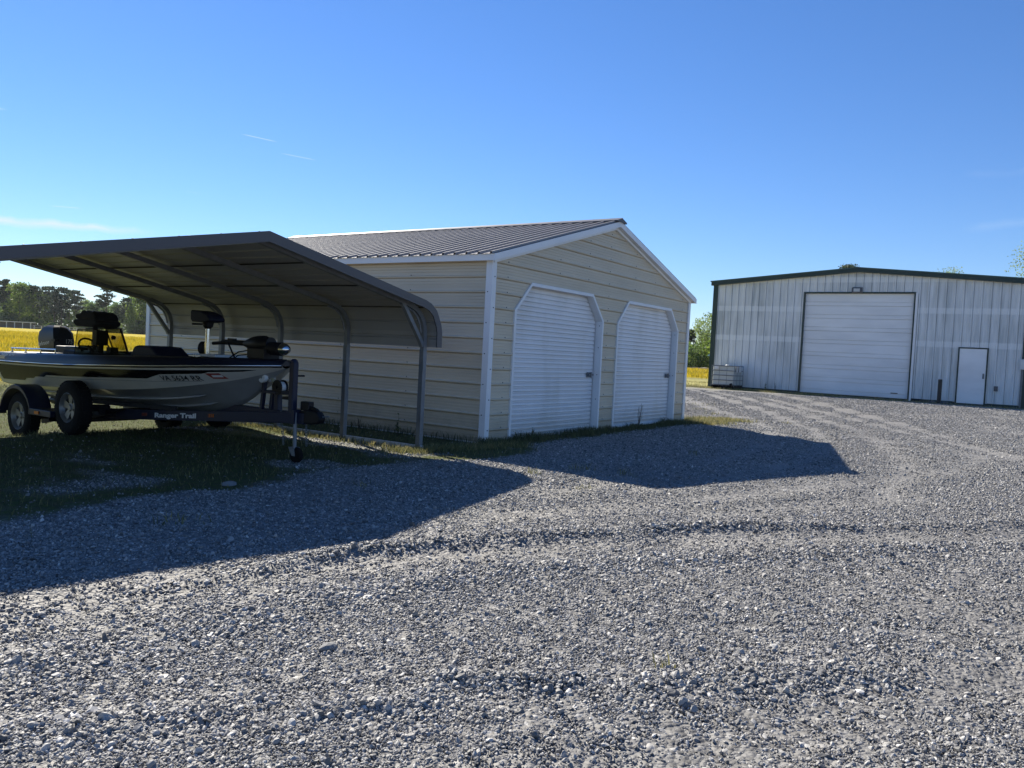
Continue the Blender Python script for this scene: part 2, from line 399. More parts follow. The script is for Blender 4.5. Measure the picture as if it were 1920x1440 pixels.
def mat_ground():
    m, nt, N, L, b = mat_nodes('ground_cover')
    def attr(n):
        a = N.new('ShaderNodeAttribute'); a.attribute_name = n; return a.outputs['Fac']
    def mt(op, a, c=None):
        n = N.new('ShaderNodeMath'); n.operation = op
        for i, v in enumerate((a, c)):
            if v is None: continue
            if isinstance(v, (int, float)): n.inputs[i].default_value = v
            else: L.new(v, n.inputs[i])
        return n.outputs[0]
    def mix(f, a, c):
        n = N.new('ShaderNodeMix'); n.data_type = 'RGBA'
        for k, v in (('Factor', f), ('A', a), ('B', c)):
            if isinstance(v, tuple): n.inputs[k].default_value = v+(1,)
            elif isinstance(v, (int, float)): n.inputs[k].default_value = v
            else: L.new(v, n.inputs[k])
        return n.outputs['Result']
    tc = N.new('ShaderNodeTexCoord'); P = tc.outputs['Object']
    def noise(s, d=5, r=.6):
        n = N.new('ShaderNodeTexNoise'); n.inputs['Scale'].default_value = s; n.inputs['Detail'].default_value = d; n.inputs['Roughness'].default_value = r
        L.new(P, n.inputs['Vector']); return n.outputs[0]
    def vor(s):
        n = N.new('ShaderNodeTexVoronoi'); n.inputs['Scale'].default_value = s; L.new(P, n.inputs['Vector']); return n
    def rng_(v, a, c, lo=0.0, hi=1.0):
        n = N.new('ShaderNodeMapRange'); n.inputs['From Min'].default_value = a; n.inputs['From Max'].default_value = c
        n.inputs['To Min'].default_value = lo; n.inputs['To Max'].default_value = hi; L.new(v, n.inputs['Value']); return n.outputs[0]
    fine = vor(42.0); fine2 = vor(19.0)
    sep = N.new('ShaderNodeSeparateColor'); L.new(fine.outputs['Color'], sep.inputs[0])
    stone = mix(rng_(sep.outputs[0], 0, 1), (.085, .082, .079), (.215, .209, .201))
    stone = mix(rng_(sep.outputs[1], .93, .96), stone, (.40, .39, .37))
    dust = mix(noise(.8), (.175, .169, .161), (.235, .228, .218))
    gcol = mix(mt('MULTIPLY', rng_(noise(1.7), .42, .62), attr('dust')), stone, dust)
    big = rng_(noise(.35, 3), .35, .65, .88, 1.1)
    sc = N.new('ShaderNodeVectorMath'); sc.operation = 'SCALE'; L.new(gcol, sc.inputs[0]); L.new(big, sc.inputs['Scale'])
    gcol = sc.outputs['Vector']
    soil = mix(noise(3.0), (.05, .06, .03), (.12, .115, .065))
    soil = mix(rng_(noise(14), .45, .6), soil, (.085, .11, .035))
    dry = mix(noise(2.0), (.36, .31, .15), (.24, .25, .09))
    soil = mix(attr('dry'), soil, dry)
    field = mix(rng_(noise(.22, 6), .38, .62), (.38, .29, .022), (.48, .36, .03))
    field = mix(rng_(noise(1.4, 6), .50, .68), field, (.24, .26, .04))
    field = mix(rng_(noise(.045, 3), .50, .70), field, (.38, .34, .05))
    c = mix(attr('field'), soil, field)
    c = mix(mt('MINIMUM', mt('MAXIMUM', attr('gravel'), 0), 1), c, gcol)
    L.new(c, b.inputs['Base Color']); L.new(rng_(attr('gravel'), 0, 1, .97, .72), b.inputs['Roughness']); L.new(rng_(attr('gravel'), 0, 1, .05, .4), b.inputs['Specular IOR Level'])
    h = mt('ADD', mt('MULTIPLY', mt('SUBTRACT', 1, fine.outputs['Distance']), .6), mt('MULTIPLY', mt('SUBTRACT', 1, fine2.outputs['Distance']), .8))
    h = mt('ADD', h, mt('MULTIPLY', noise(9, 6), 1.2))
    bp = N.new('ShaderNodeBump'); bp.inputs['Strength'].default_value = .9; bp.inputs['Distance'].default_value = .022
    L.new(h, bp.inputs['Height']); L.new(bp.outputs[0], b.inputs['Normal'])
    return m
M['ground'] = mat_ground()

def mat_stone():
    m, nt, N, L, b = mat_nodes('gravel_stone')
    oi = N.new('ShaderNodeObjectInfo'); cr = N.new('ShaderNodeValToRGB'); e = cr.color_ramp.elements
    e[0].position = 0; e[0].color = (.085, .084, .083, 1); e[1].position = 1; e[1].color = (.58, .56, .53, 1)
    for p, c in ((.3, (.18, .176, .171, 1)), (.75, (.29, .283, .274, 1)), (.96, (.39, .38, .365, 1))):
        k = e.new(p); k.color = c
    L.new(oi.outputs['Random'], cr.inputs[0])
    tc = N.new('ShaderNodeTexCoord'); n = N.new('ShaderNodeTexNoise'); n.inputs['Scale'].default_value = 3; n.inputs['Detail'].default_value = 4; L.new(tc.outputs['Object'], n.inputs['Vector'])
    rp = N.new('ShaderNodeMapRange'); rp.inputs['To Min'].default_value = .7; rp.inputs['To Max'].default_value = 1.25; L.new(n.outputs[0], rp.inputs['Value'])
    sc = N.new('ShaderNodeVectorMath'); sc.operation = 'SCALE'; L.new(cr.outputs[0], sc.inputs[0]); L.new(rp.outputs[0], sc.inputs['Scale'])
    L.new(sc.outputs['Vector'], b.inputs['Base Color']); b.inputs['Roughness'].default_value = .62; b.inputs['Specular IOR Level'].default_value = .5
    return m
M['stone'] = mat_stone()

# ------------------------------------------------------------------ terrain
GRASS_X = [-60, -12, -8.0, -6.9, -6.2, -5.2, -4.07, -2.68, -1.57, -.54, .6, 3.0, 6.2, 8.2, 9.0, 9.6]
GRASS_Y = [-.9, -.8, -.7, -.65, -.85, -.94, -.63, -.68, -1.0, -.9, -.45, -.34, -.42, -.75, .6, 7.0]
TRACKS = [([(-8.0, -2.9), (-5.72, -3.2), (-5.16, -3.5), (-4.6, -3.8), (-3.8, -4.3), (-2.94, -4.9), (-2.0, -5.8), (-.7, -6.8), (1.5, -8.6)], .10, .036),
          ([(-7.6, -4.82), (-7.4, -5.02), (-7.28, -5.05)], .07, .026), ([(-7.1, -5.0), (-6.95, -5.2), (-6.8, -5.36)], .07, .032),
          ([(-8.5, -3.9), (-8.2, -4.25), (-7.9, -4.5)], .12, .022), ([(-6.6, -5.6), (-6.2, -6.0), (-5.8, -6.4)], .12, .022),
          ([(-8.0, -3.6), (-6.8, -3.75), (-5.5, -4.2), (-3.9, -5.3), (-1.7, -6.9)], .14, .018)]
RUTS = [([(-10, -5.2), (-8.2, -5.6), (-6.2, -6.3), (-4.5, -7.4), (-3, -9)], .20, -.018), ([(-7.9, -2.75), (-6.2, -3.2), (-4.7, -4.05), (-3.0, -5.35), (-.8, -7.3)], .18, -.014), ([(-3.0, -2.9), (0, -3.0), (4, -2.9), (7.8, -2.0), (11, -.3), (16, 3.2), (22, 7)], .30, -.02), ([(-4.2, -3.2), (-1.5, -4.2), (1, -5.0), (4, -5.9), (8, -6.0), (13, -3.0), (20, 2.0)], .28, -.02),
        ([(23, 4.9), (21.4, 4.4), (15.2, -.7), (10.5, -3.1), (7.3, -4.24), (3.8, -5.2), (-.45, -5.5), (-2.6, -4.3)], .35, -.03),
        ([(23, 2.4), (20.5, .66), (13.1, -3.9), (6.8, -6.6), (2.5, -8)], .35, -.03),
        ([(23, 6.3), (18, 2.7), (14, -.1), (9, -2.6), (5.5, -3.6), (2, -4.0), (-2, -3.4)], .3, -.025),
        ([(-9, -2.6), (-6.8, -3.1), (-5.5, -3.55), (-3.9, -4.6), (-1.7, -6.1)], .22, -.022)]
def polydist(x, y, pts):
    d = np.full(np.shape(x), 1e9)
    for (ax, ay), (bx, by) in zip(pts[:-1], pts[1:]):
        vx, vy = bx-ax, by-ay; t = np.clip(((x-ax)*vx+(y-ay)*vy)/(vx*vx+vy*vy), 0, 1)
        d = np.minimum(d, np.hypot(x-ax-t*vx, y-ay-t*vy))
    return d
def masks(x, y):
    edge = np.interp(x, GRASS_X, GRASS_Y)
    n = fbm(x*1.3, y*1.3, 3, 4)*1.0+fbm(x*6, y*6, 9, 3)*.35
    g = smooth(-.22, .22, edge-y+n*.9)
    right = np.where(x > 9.3, smooth(-1.2, 1.2, (6.8-np.clip(x-9, 0, 30)*.02)-y+n*2), g)
    g = np.where(x > 9.3, right, g)
    g = g*smooth(25.0, 24.1, x+n*1.2)                        # the strip along the barn
    g = g*smooth(-60, -25, y)
    # patchy stones along the base rail and between grass tufts
    patch = smooth(.02, .18, fbm(x*1.1, y*.8, 40, 4))*.65*smooth(2.6, 1.4, y)*smooth(-9, -5, x)*(x < 0)
    strip = smooth(.55, .25, np.abs(y-1.2-(-1.5-x)*1.7)) * (x < -1.0)*(x > -3.6)*.8
    g = np.maximum(g, np.maximum(patch, strip*smooth(-.25, .1, n)))
    d = np.hypot(x+9.7, y+7)
    fld = np.where(x < 12, smooth(13.5, 17, y+n*2), 0)
    fld = np.maximum(fld, smooth(56, 62, d+n*6)*(y > -30))
    dry = np.clip(smooth(9.5, 14, x)*smooth(66, 40, d)*.8 + smooth(.8, .2, np.abs(y+.35))*smooth(7.2, 8.2, x)*.9 + smooth(22.5, 24, x)*.4 + strip*.5, 0, 1)
    return np.clip(g, 0, 1), fld, dry
def H(x, y, fine=True):
    x = np.asarray(x, float); y = np.asarray(y, float); d = np.hypot(x+9.7, y+7)
    z = .27*smooth(11, 23, x)
    z = z+.07*np.exp(-((y-3.1)/.6)**2)*smooth(-1.2, -2.2, x)*smooth(-6.5, -5.2, x)
    z = z-.15*smooth(3.5, 4.9, y)*(1-smooth(12, 40, y))*smooth(-.4, -1.8, x)
    z = z+.75*smooth(60, 300, d)*smooth(-20, 40, y)
    if fine:
        k = smooth(60, 25, d)
        z = z+k*(fbm(x*.35, y*.35, 5, 3)*.05+fbm(x*1.6, y*1.6, 8, 3)*.025)*smooth(-.05, -.9, y)
        gm = smooth(-.1, -.8, y)
        for pts, w, a in TRACKS+RUTS:
            q = polydist(x+fbm(x*2, y*2, 21, 3)*.25, y+fbm(x*2, y*2, 31, 3)*.25, pts)
            z = z+a*np.exp(-(q/w)**2)*np.where(x < 8, gm, 1)*(.75+.5*vnoise(x*2.2, y*2.2, 77))
    return z
def Hs(x, y): return float(H(np.array([x]), np.array([y]))[0])

def make_terrain():
    def axis(lo, hi, step, far):
        a = list(np.arange(lo, hi+1e-6, step)); s = step; p = hi
        up = []
        while p < far: s *= 1.13; p += s; up.append(p)
        s = step; p = lo; dn = []
        while p > -far: s *= 1.13; p -= s; dn.append(p)
        return np.array(dn[::-1]+a+up)
    X = axis(-9.4, 3.0, .05, 2600); Y = axis(-8.0, 2.0, .05, 2600)
    gx, gy = np.meshgrid(X, Y, indexing='ij')
    z = H(gx, gy)
    g, f, dry = masks(gx, gy)
    near = smooth(14, 6, np.hypot(gx+9.7, gy+7))
    z = z+near*g*(vnoise(gx*22, gy*22, 51)-.5)*.016
    V = np.stack([gx.ravel(), gy.ravel(), z.ravel()], 1)
    nx, ny = len(X), len(Y); idx = np.arange(nx*ny).reshape(nx, ny)
    F = np.stack([idx[:-1, :-1], idx[1:, :-1], idx[1:, 1:], idx[:-1, 1:]], -1).reshape(-1, 4)
    g = g.ravel(); f = f.ravel(); dry = dry.ravel()
    dust = np.clip(.25+1.1*np.exp(-(np.minimum.reduce([polydist(gx, gy, r[0]) for r in RUTS])/.5)**2), 0, 1).ravel()
    fg = g[F].mean(1); ff = f[F].mean(1)
    cls = np.where(fg > .5, 0, np.where(ff > .5, 2, 1))
    for k, nm in enumerate(('gravel_lot', 'grass_ground', 'meadow')):
        Fk = F[cls == k]; u, inv = np.unique(Fk, return_inverse=True)
        o = np_mesh(nm, V[u], inv.reshape(Fk.shape), M['ground'], attrs={'gravel': ('FLOAT', g[u].astype(np.float32)), 'field': ('FLOAT', f[u].astype(np.float32)), 'dry': ('FLOAT', dry[u].astype(np.float32)), 'dust': ('FLOAT', dust[u].astype(np.float32))})
        o.data.shade_smooth()
        tag(o, kind='structure')
make_terrain()

# ------------------------------------------------------------------ profiled sheet metal
AG = [(0, 0), (.002, -.016), (.008, -.016), (.012, .012), (.024, .024), (.036, .024), (.050, .002)]+[q for c in (.092, .137, .182) for q in ((c, 0), (c+.001, -.006), (c+.005, -.006), (c+.007, .003), (c+.013, 0))]   # one 9 inch rib pitch
def profile(lo, hi, first, pitch, unit):
    """positions and heights of a ribbed sheet between lo and hi, ribs starting at first + k*pitch"""
    pts = []
    k = math.floor((lo-first)/pitch)-1
    while first+k*pitch < hi+pitch:
        pts += [(first+k*pitch+a, h) for a, h in unit]; k += 1
    pts.sort(); xs = [p[0] for p in pts]; hs = [p[1] for p in pts]
    res = [(lo, float(np.interp(lo, xs, hs)))]+[p for p in pts if lo+1e-4 < p[0] < hi-1e-4]+[(hi, float(np.interp(hi, xs, hs)))]
    return res
def cut_at(pr, crit):
    xs = [p[0] for p in pr]; hs = [p[1] for p in pr]; out = list(pr)
    for c in crit:
        if xs[0]+1e-4 < c < xs[-1]-1e-4 and min(abs(c-x) for x in xs) > 1e-4: out.append((c, float(np.interp(c, xs, hs))))
    return sorted(out)

# ------------------------------------------------------------------ beige garage
GW, GL = 7.69, 8.75
ZC, ZT, CH = 2.037, 2.50, .452
DOORS = ((.62, 3.564), (4.128, 7.108))
SL = .279
def roof_z(x): return 2.80+SL*((x if x < GW/2 else GW-x)+.15)
RIB0 = .175
def build_garage():
    g = empty('garage', (GW/2, GL/2, 0), 'tan ribbed metal garage with two white roll-up doors and a dark gable roof', 'garage')
    # gable wall panels
    def iv(z):
        top0 = roof_z(0)-.06
        xl = 0 if z <= top0 else (z-top0)/SL; xr = GW-xl
        if z >= ZT: return [(xl, xr)]
        k = 0 if z <= ZC else (z-ZC)/(ZT-ZC)*CH
        a = [xl]
        for l, r in DOORS: a += [l+k, r-k]
        a.append(xr); return [(a[i], a[i+1]) for i in range(0, len(a), 2)]
    zap = roof_z(GW/2)-.06; crit = (ZC, ZT, roof_z(0)-.06)
    z0 = -.06
    while z0 < zap-.02:
        z1 = min(z0+.9144, zap-.004); seg = {}
        pr = cut_at(profile(z0, z1, RIB0, .2286, AG), crit)
        for (a, ha), (b, hb) in zip(pr[:-1], pr[1:]):
            for (p0, p1), (q0, q1) in zip(iv(a+1e-5), iv(b-1e-5)):
                key = 0 if p0 < .1 and p1 < 3 else (1 if p1 < 4.6 and p0 > 2.9 else 2) if len(iv(a+1e-5)) > 1 else 3
                seg.setdefault(key, MB()).quad((p0, -ha, a), (p1, -ha, a), (q1, -hb, b), (q0, -hb, b))
        for mb in seg.values(): mb.build('siding_panel', M['siding'], g)
        z0 += .9144
    # back wall, side walls
    for side in (0, 1):
        z0 = -.06; top = roof_z(0)-.05
        while z0 < top-.05:
            z1 = min(z0+.9144, top); mb = MB(); pr = profile(z0, z1, RIB0, .2286, AG)
            for (a, ha), (b, hb) in zip(pr[:-1], pr[1:]):
                if side == 0: mb.quad((-ha, GL, a), (-ha, 0, a), (-hb, 0, b), (-hb, GL, b))
                else: mb.quad((GW+ha, 0, a), (GW+ha, GL, a), (GW+hb, GL, b), (GW+hb, 0, b))
            mb.build('siding_panel', M['siding'], g); z0 += .9144
    bw = MB(); t0 = roof_z(0)-.06
    bw.add([(0, GL, -.06), (GW, GL, -.06), (GW, GL, t0), (GW/2, GL, roof_z(GW/2)-.06), (0, GL, t0)], [(4, 3, 2, 1, 0)])
    bw.build('back_wall', M['siding'], g)
    MB().box(.02, GW-.02, .14, GL-.02, -.05, .008).build('floor_slab', M['concrete'], g)
    # roof panels
    yb = -.115
    n = 10; ye = GL+.11; w = (ye-yb)/n
    run = math.hypot(GW/2+.15, SL*(GW/2+.15))
    for s in (0, 1):
        for k in range(n):
            mb = MB(); pr = profile(yb+k*w, yb+(k+1)*w, yb+.02, w/4, [(0, 0), (.004, .034), (.034, .034), (.044, 0), (.11, 0), (.116, .004), (.122, 0), (.17, 0), (.176, .004), (.182, 0)])
            for (a, ha), (b, hb) in zip(pr[:-1], pr[1:]):
                if s == 0: mb.quad((-.15, a, 2.80+ha), (-.15, b, 2.80+hb), (GW/2, b, roof_z(GW/2)+hb), (GW/2, a, roof_z(GW/2)+ha))
                else: mb.quad((GW/2, a, roof_z(GW/2)+ha), (GW/2, b, roof_z(GW/2)+hb), (GW+.15, b, 2.80+hb), (GW+.15, a, 2.80+ha))
            mb.build('roof_panel', M['roof_metal'], g)
    rz = roof_z(GW/2)
    rc = MB(); ys = (yb-.035, ye+.02)
    prof = [(-.20, rz-.03), (-.19, rz-.028+.022), (-.02, rz+.048), (0, rz+.06), (.02, rz+.048), (.19, rz-.006), (.20, rz-.03)]
    for (a, za), (b, zb) in zip(prof[:-1], prof[1:]): rc.quad((GW/2+a, ys[0], za), (GW/2+b, ys[0], zb), (GW/2+b, ys[1], zb), (GW/2+a, ys[1], za))
    rc.add([(GW/2+a, ys[0], z) for a, z in prof], [tuple(range(7))])
    rc.build('ridge_cap', M['ridge'], g)
    for s in (-1, 1):
        for yy, d in ((-.105, -.02), (GL+.10, .02)):
            mb = MB(); X = lambda x: x if s < 0 else GW-x
            a, b = X(-.13), X(GW/2)
            za, zb = roof_z(-.13 if s < 0 else GW+.13)-.006, rz-.006
            mb.prism([(a, yy, za-.10), (b, yy, zb-.10), (b, yy, zb), (a, yy, za)], (0, d, 0)).build('rake_trim', M['white_trim'], g)
        mb = MB(); x0 = 0 if s < 0 else GW; x1 = GW/2
        mb.prism([(x0, -.045, roof_z(x0)-.155), (x1, -.045, rz-.155), (x1, -.045, rz-.105), (x0, -.045, roof_z(x0)-.105)], (0, .044, 0)).build('gable_trim', M['white_trim'], g)
        mb = MB(); mb.prism([(x0, -.100, roof_z(x0)-.098), (x1, -.100, rz-.098), (x1, -.100, rz-.088), (x0, -.100, roof_z(x0)-.088)], (0, .098, 0)).build('rake_soffit', M['white_trim'], g)
        xf = -.125 if s < 0 else GW+.105
        MB().box(xf, xf+.02, -.105, GL+.1, 2.705, 2.802).build('eave_fascia', M['white_trim'], g)
        MB().box(min(xf+.01, x0), max(xf+.01, x0), -.095, GL+.095, 2.742, 2.752).build('eave_soffit', M['siding'], g)
    for x in (0, GW):
        for y in (0, GL):
            sx = -1 if x == 0 else 1; sy = -1 if y == 0 else 1
            mb = MB(); t = .032; w2 = .078
            x0, x1 = sorted((x+sx*t, x-sx*w2)); y0, y1 = sorted((y+sy*t, y-sy*w2))
            mb.box(x0, x1, min(y+sy*t, y+sy*.002), max(y+sy*t, y+sy*.002), -.04, 2.74)
            mb.box(min(x+sx*t, x+sx*.002), max(x+sx*t, x+sx*.002), *sorted((y+sy*.0015, y-sy*w2)), -.04, 2.74)
            mb.build('corner_trim', M['white_trim'], g)
    MB().box(-.014, -.0005, .08, GL-.08, -.03, .018).build('base_trim', M['white_trim'], g)
    # roll-up doors
    for k, (l, r) in enumerate(DOORS):
        bot = .0 if k == 0 else .045
        O = [(l, -.03), (l, ZC), (l+CH, ZT), (r-CH, ZT), (r, ZC), (r, -.03)]
        t = .052; q = t*.42
        I = [(l+t, -.03), (l+t, ZC-q*.55), (l+CH+q*.55, ZT-t), (r-CH-q*.55, ZT-t), (r-t, ZC-q*.55), (r-t, -.03)]
        tr = MB()
        for i in range(5):
            a, b, c, d = O[i], O[i+1], I[i+1], I[i]
            P = lambda p, y: (p[0], y, p[1])
            tr.quad(P(a, -.030), P(d, -.030), P(c, -.030), P(b, -.030))
            tr.quad(P(a, -.030), P(b, -.030), P(b, .002), P(a, .002))
            tr.quad(P(d, -.030), P(d, .150), P(c, .150), P(c, -.030))
        tr.build('door_trim', M['white_trim'], g)
        cu = MB(); pitch = .0762
        unit = [(0, -.004), (.006, -.010), (.030, -.008), (.034, -.005), (.060, -.010), (.062, .016), (.071, .016)]
        pr = cut_at([(a, h) for a, h in profile(bot, ZT, bot, pitch, unit)], (ZC,))
        e = lambda z: 0 if z <= ZC else (z-ZC)/(ZT-ZC)*CH
        for (a, ha), (b, hb) in zip(pr[:-1], pr[1:]):
            cu.quad((l+e(a)+.06, .118+ha, a), (r-e(a)-.075, .118+ha, a), (r-e(b)-.075, .118+hb, b), (l+e(b)+.06, .118+hb, b))
        dr = cu.build('roll_up_door', M['white_door'], g)
        MB().box(l+.06, r-.075, .095, .135, bot-.03, bot+.022).build('bottom_bar', M['white_trim'], dr)
        MB().box(r-.078, r-.053, .162, .172, bot, ZC).build('door_gap_shade', M['dark'], dr)  # dark strip painting the shade in the gap between curtain and jamb
        lt = MB(); xr = r-.215
        lt.box(xr-.11, xr+.02, .078, .096, 1.00, 1.09); lt.box(xr-.09, xr+.10, .066, .078, 1.03, 1.06); lt.box(xr-.02, xr+.01, .05, .068, .995, 1.095)
        lt.lathe((xr-.06, .07, 1.045), (0, -1, 0), [(0, .022), (.012, .022), (.012, 0)], 12)
        lt.build('latch', M['galv'], dr)
        if k == 0: MB().box(l+.085, l+.11, .082, .096, 1.04, 1.12).tube([(l+.098, .08, 1.06), (l+.105, .07, 1.0), (l+.112, .075, .95)], .006, 6).build('pull_cord', M['strap'], dr)
    # dark gap edge beside the trims
    # screws
    sc = MB()
    def disc(c, nrm, r=.0095):
        sc.lathe(c, nrm, [(0, r), (.006, r*.9), (.008, 0)], 6)
    k = 0
    while True:
        z = RIB0+.024+.2286*k; k += 1
        if z > 2.70: break
        for y in (.035, 1.55, 3.05, 4.55, 6.05, 7.55): disc((-.034 if y < .1 else -.02, y, z+(.0 if y < .1 else .03)), (-1, 0, 0)) if (y > .1 or k % 2 == 0) else None
        if k % 2: disc((.035, -.033, z), (0, -1, 0))
    for k in range(0, 16):
        z = RIB0+.054+.2286*k
        for x in (.42, 1.95, 2.95, 3.75, 4.85, 5.8, 7.3):
            top0 = roof_z(0)-.2
            if z > top0+SL*min(x, GW-x): continue
            if z < ZT+.03 and any(l-.02-0*CH < x < r+.02 for l, r in DOORS): continue
            disc((x, -.003, z), (0, -1, 0))
    for l, r in DOORS:
        for z in (.6, 1.05, 1.55, 1.95): disc((r-.052, .03, z), (-1, 0, 0))
    o = sc.build('screw_heads', M['screw'], g); o['kind'] = 'stuff'
    return g
build_garage()

# ------------------------------------------------------------------ carport
CX, CHW = -4.13, 2.90
CF, CB = -.09, 6.02
def carport_path(sgn=1):
    e, f = (0, 0) if sgn > 0 else (.24, -.048)
    r = [(0, 2.490)]+[(a+e, z+f) for a, z in ((2.555, 1.981), (2.66, 1.945), (2.775, 1.862), (2.865, 1.70), (2.893, 1.60), (2.897, 1.393))]
    return r
def build_carport():
    c = empty('carport', (CX, 3.0, 0), 'open steel carport with a low dark-edged curved roof sheltering the boat', 'carport')
    def at(s):
        return np.array([np.interp(s, d, P[:, 0]), np.interp(s, d, P[:, 1])])
    def nrm(s):
        t = at(min(s+.03, d[-1]))-at(max(s-.03, 0)); t /= np.hypot(*t); return np.array([-t[1], t[0]])
    for sgn in (1, -1):
        P = np.array(carport_path(sgn)); d = np.r_[0, np.cumsum(np.hypot(*np.diff(P, axis=0).T))]
        eo = 0 if sgn > 0 else .245
        s0 = 0; k = 0
        while s0 < d[-1]-.02:
            s1 = min(s0+.9144, d[-1])
            pr = profile(s0, s1, s0+.0, .2286, [(0, 0), (.012, .017), (.036, .017), (.048, 0)])
            pr = cut_at(pr, list(d[1:-1])+[eo+q for q in (2.62, 2.70, 2.80, 2.9)])
            pr = [(s0-.006, 0), (s0, .024), (s0+.016, .024)]+[(s, h) for s, h in pr if s > s0+.017] if k else pr
            mb = MB(); rows = []
            for s, h in pr:
                p = at(max(s, 0)); n = nrm(max(s, 0)); q = p+n*h; rows.append((CX+sgn*q[0], q[1]))
            for (xa, za), (xb, zb) in zip(rows[:-1], rows[1:]):
                q = [(xa, CF, za), (xa, CB, za), (xb, CB, zb), (xb, CF, zb)]
                mb.quad(*(q if sgn < 0 else q[::-1]))
            # make sure the outer face looks up / outwards
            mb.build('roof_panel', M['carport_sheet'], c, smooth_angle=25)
            if k:
                p = at(s0); MB().box(*sorted((CX+sgn*(p[0]-.004), CX+sgn*(p[0]+.012))), CF+.02, CB-.02, p[1]-.018, p[1]-.004).build('seam_shade', M['dark'], c)  # dark strip standing in for the shade line under each panel lap
            s0 = s1; k += 1
        # edge trim, front and back
        for y, dy in ((CF-.012, .02), (CB-.008, .02)):
            tr = MB(); ss = list(d); Q = []
            for s in ss:
                p = at(s); n = nrm(s)
                w = .112 if s < 2.5 else .10
                if s == 0: n = np.array([0, 1.0])
                Q.append((p+n*.024, p-n*(w-.024)))
            for (o0, i0), (o1, i1) in zip(Q[:-1], Q[1:]):
                X = lambda p: CX+sgn*p[0]
                poly = [(X(o0), y, o0[1]), (X(o1), y, o1[1]), (X(i1), y, i1[1]), (X(i0), y, i0[1])]
                tr.prism(poly, (0, dy, 0))
            tr.build('edge_trim', M['carport_trim'], c)
    # frames: bow, posts, braces
    ys = [.08+1.44*k for k in range(5)]
    hw = .0315
    for i, y in enumerate(ys):
        for sgn in (1, -1):
            e, f = (0, 0) if sgn > 0 else (.24, -.048)
            xp = 2.755+e      # post centre from the carport axis
            arc = [(0, 2.490-.062), (1.2, 2.490-.062-1.2*.1992)]+[(a+e, z+f) for a, z in ((2.33, 2.490-.064-2.33*.1992), (2.45, 1.928), (2.56, 1.888), (2.65, 1.82), (2.715, 1.73), (2.748, 1.62), (2.755, 1.50), (2.755, 1.34))]
            mb = MB().tube([(CX+sgn*a, y, z) for a, z in arc], hw, square=True)
            b = mb.build('roof_bow', M['galv'], c)
            MB().tube([(CX+sgn*xp, y, -.01), (CX+sgn*xp, y, 1.36)], hw+.0035, square=True).build('post', M['galv'], c)
            if i in (0, 4):
                MB().tube([(CX+sgn*(a+e), y-.002, z+f) for a, z in ((2.28, 1.952), (2.34, 1.90), (2.69, 1.46), (2.722, 1.40))], .026, square=True).build('corner_brace', M['galv'], c)
            # inner bend sleeve
            MB().tube([(CX+sgn*(a+e), y, z+f) for a, z in ((2.36, 1.90), (2.5, 1.86), (2.6, 1.79), (2.665, 1.68), (2.69, 1.58))], .014, 6).build('bend_strap', M['galv'], c)
    for sgn in (1, -1):
        xr = CX+sgn*(2.755+(0 if sgn > 0 else .24))
        MB().box(xr-.032, xr+.032, CF+.11, CB-.12, -.03, .062).build('base_rail', M['galv_sunlit'], c)
    # roof screws along the front edge
    sc = MB()
    for sgn in (1, -1):
        for k in range(12):
            a = .1+.2286*k*1.0
            if a < 2.5 and k % 2 == 0: sc.lathe((CX+sgn*a, CF+.03, 2.49-a*.1992+.020), (0, 0, 1), [(0, .009), (.007, .008), (.009, 0)], 6)
    o = sc.build('roof_screws', M['screw'], c); o['kind'] = 'stuff'
    return c
build_carport()

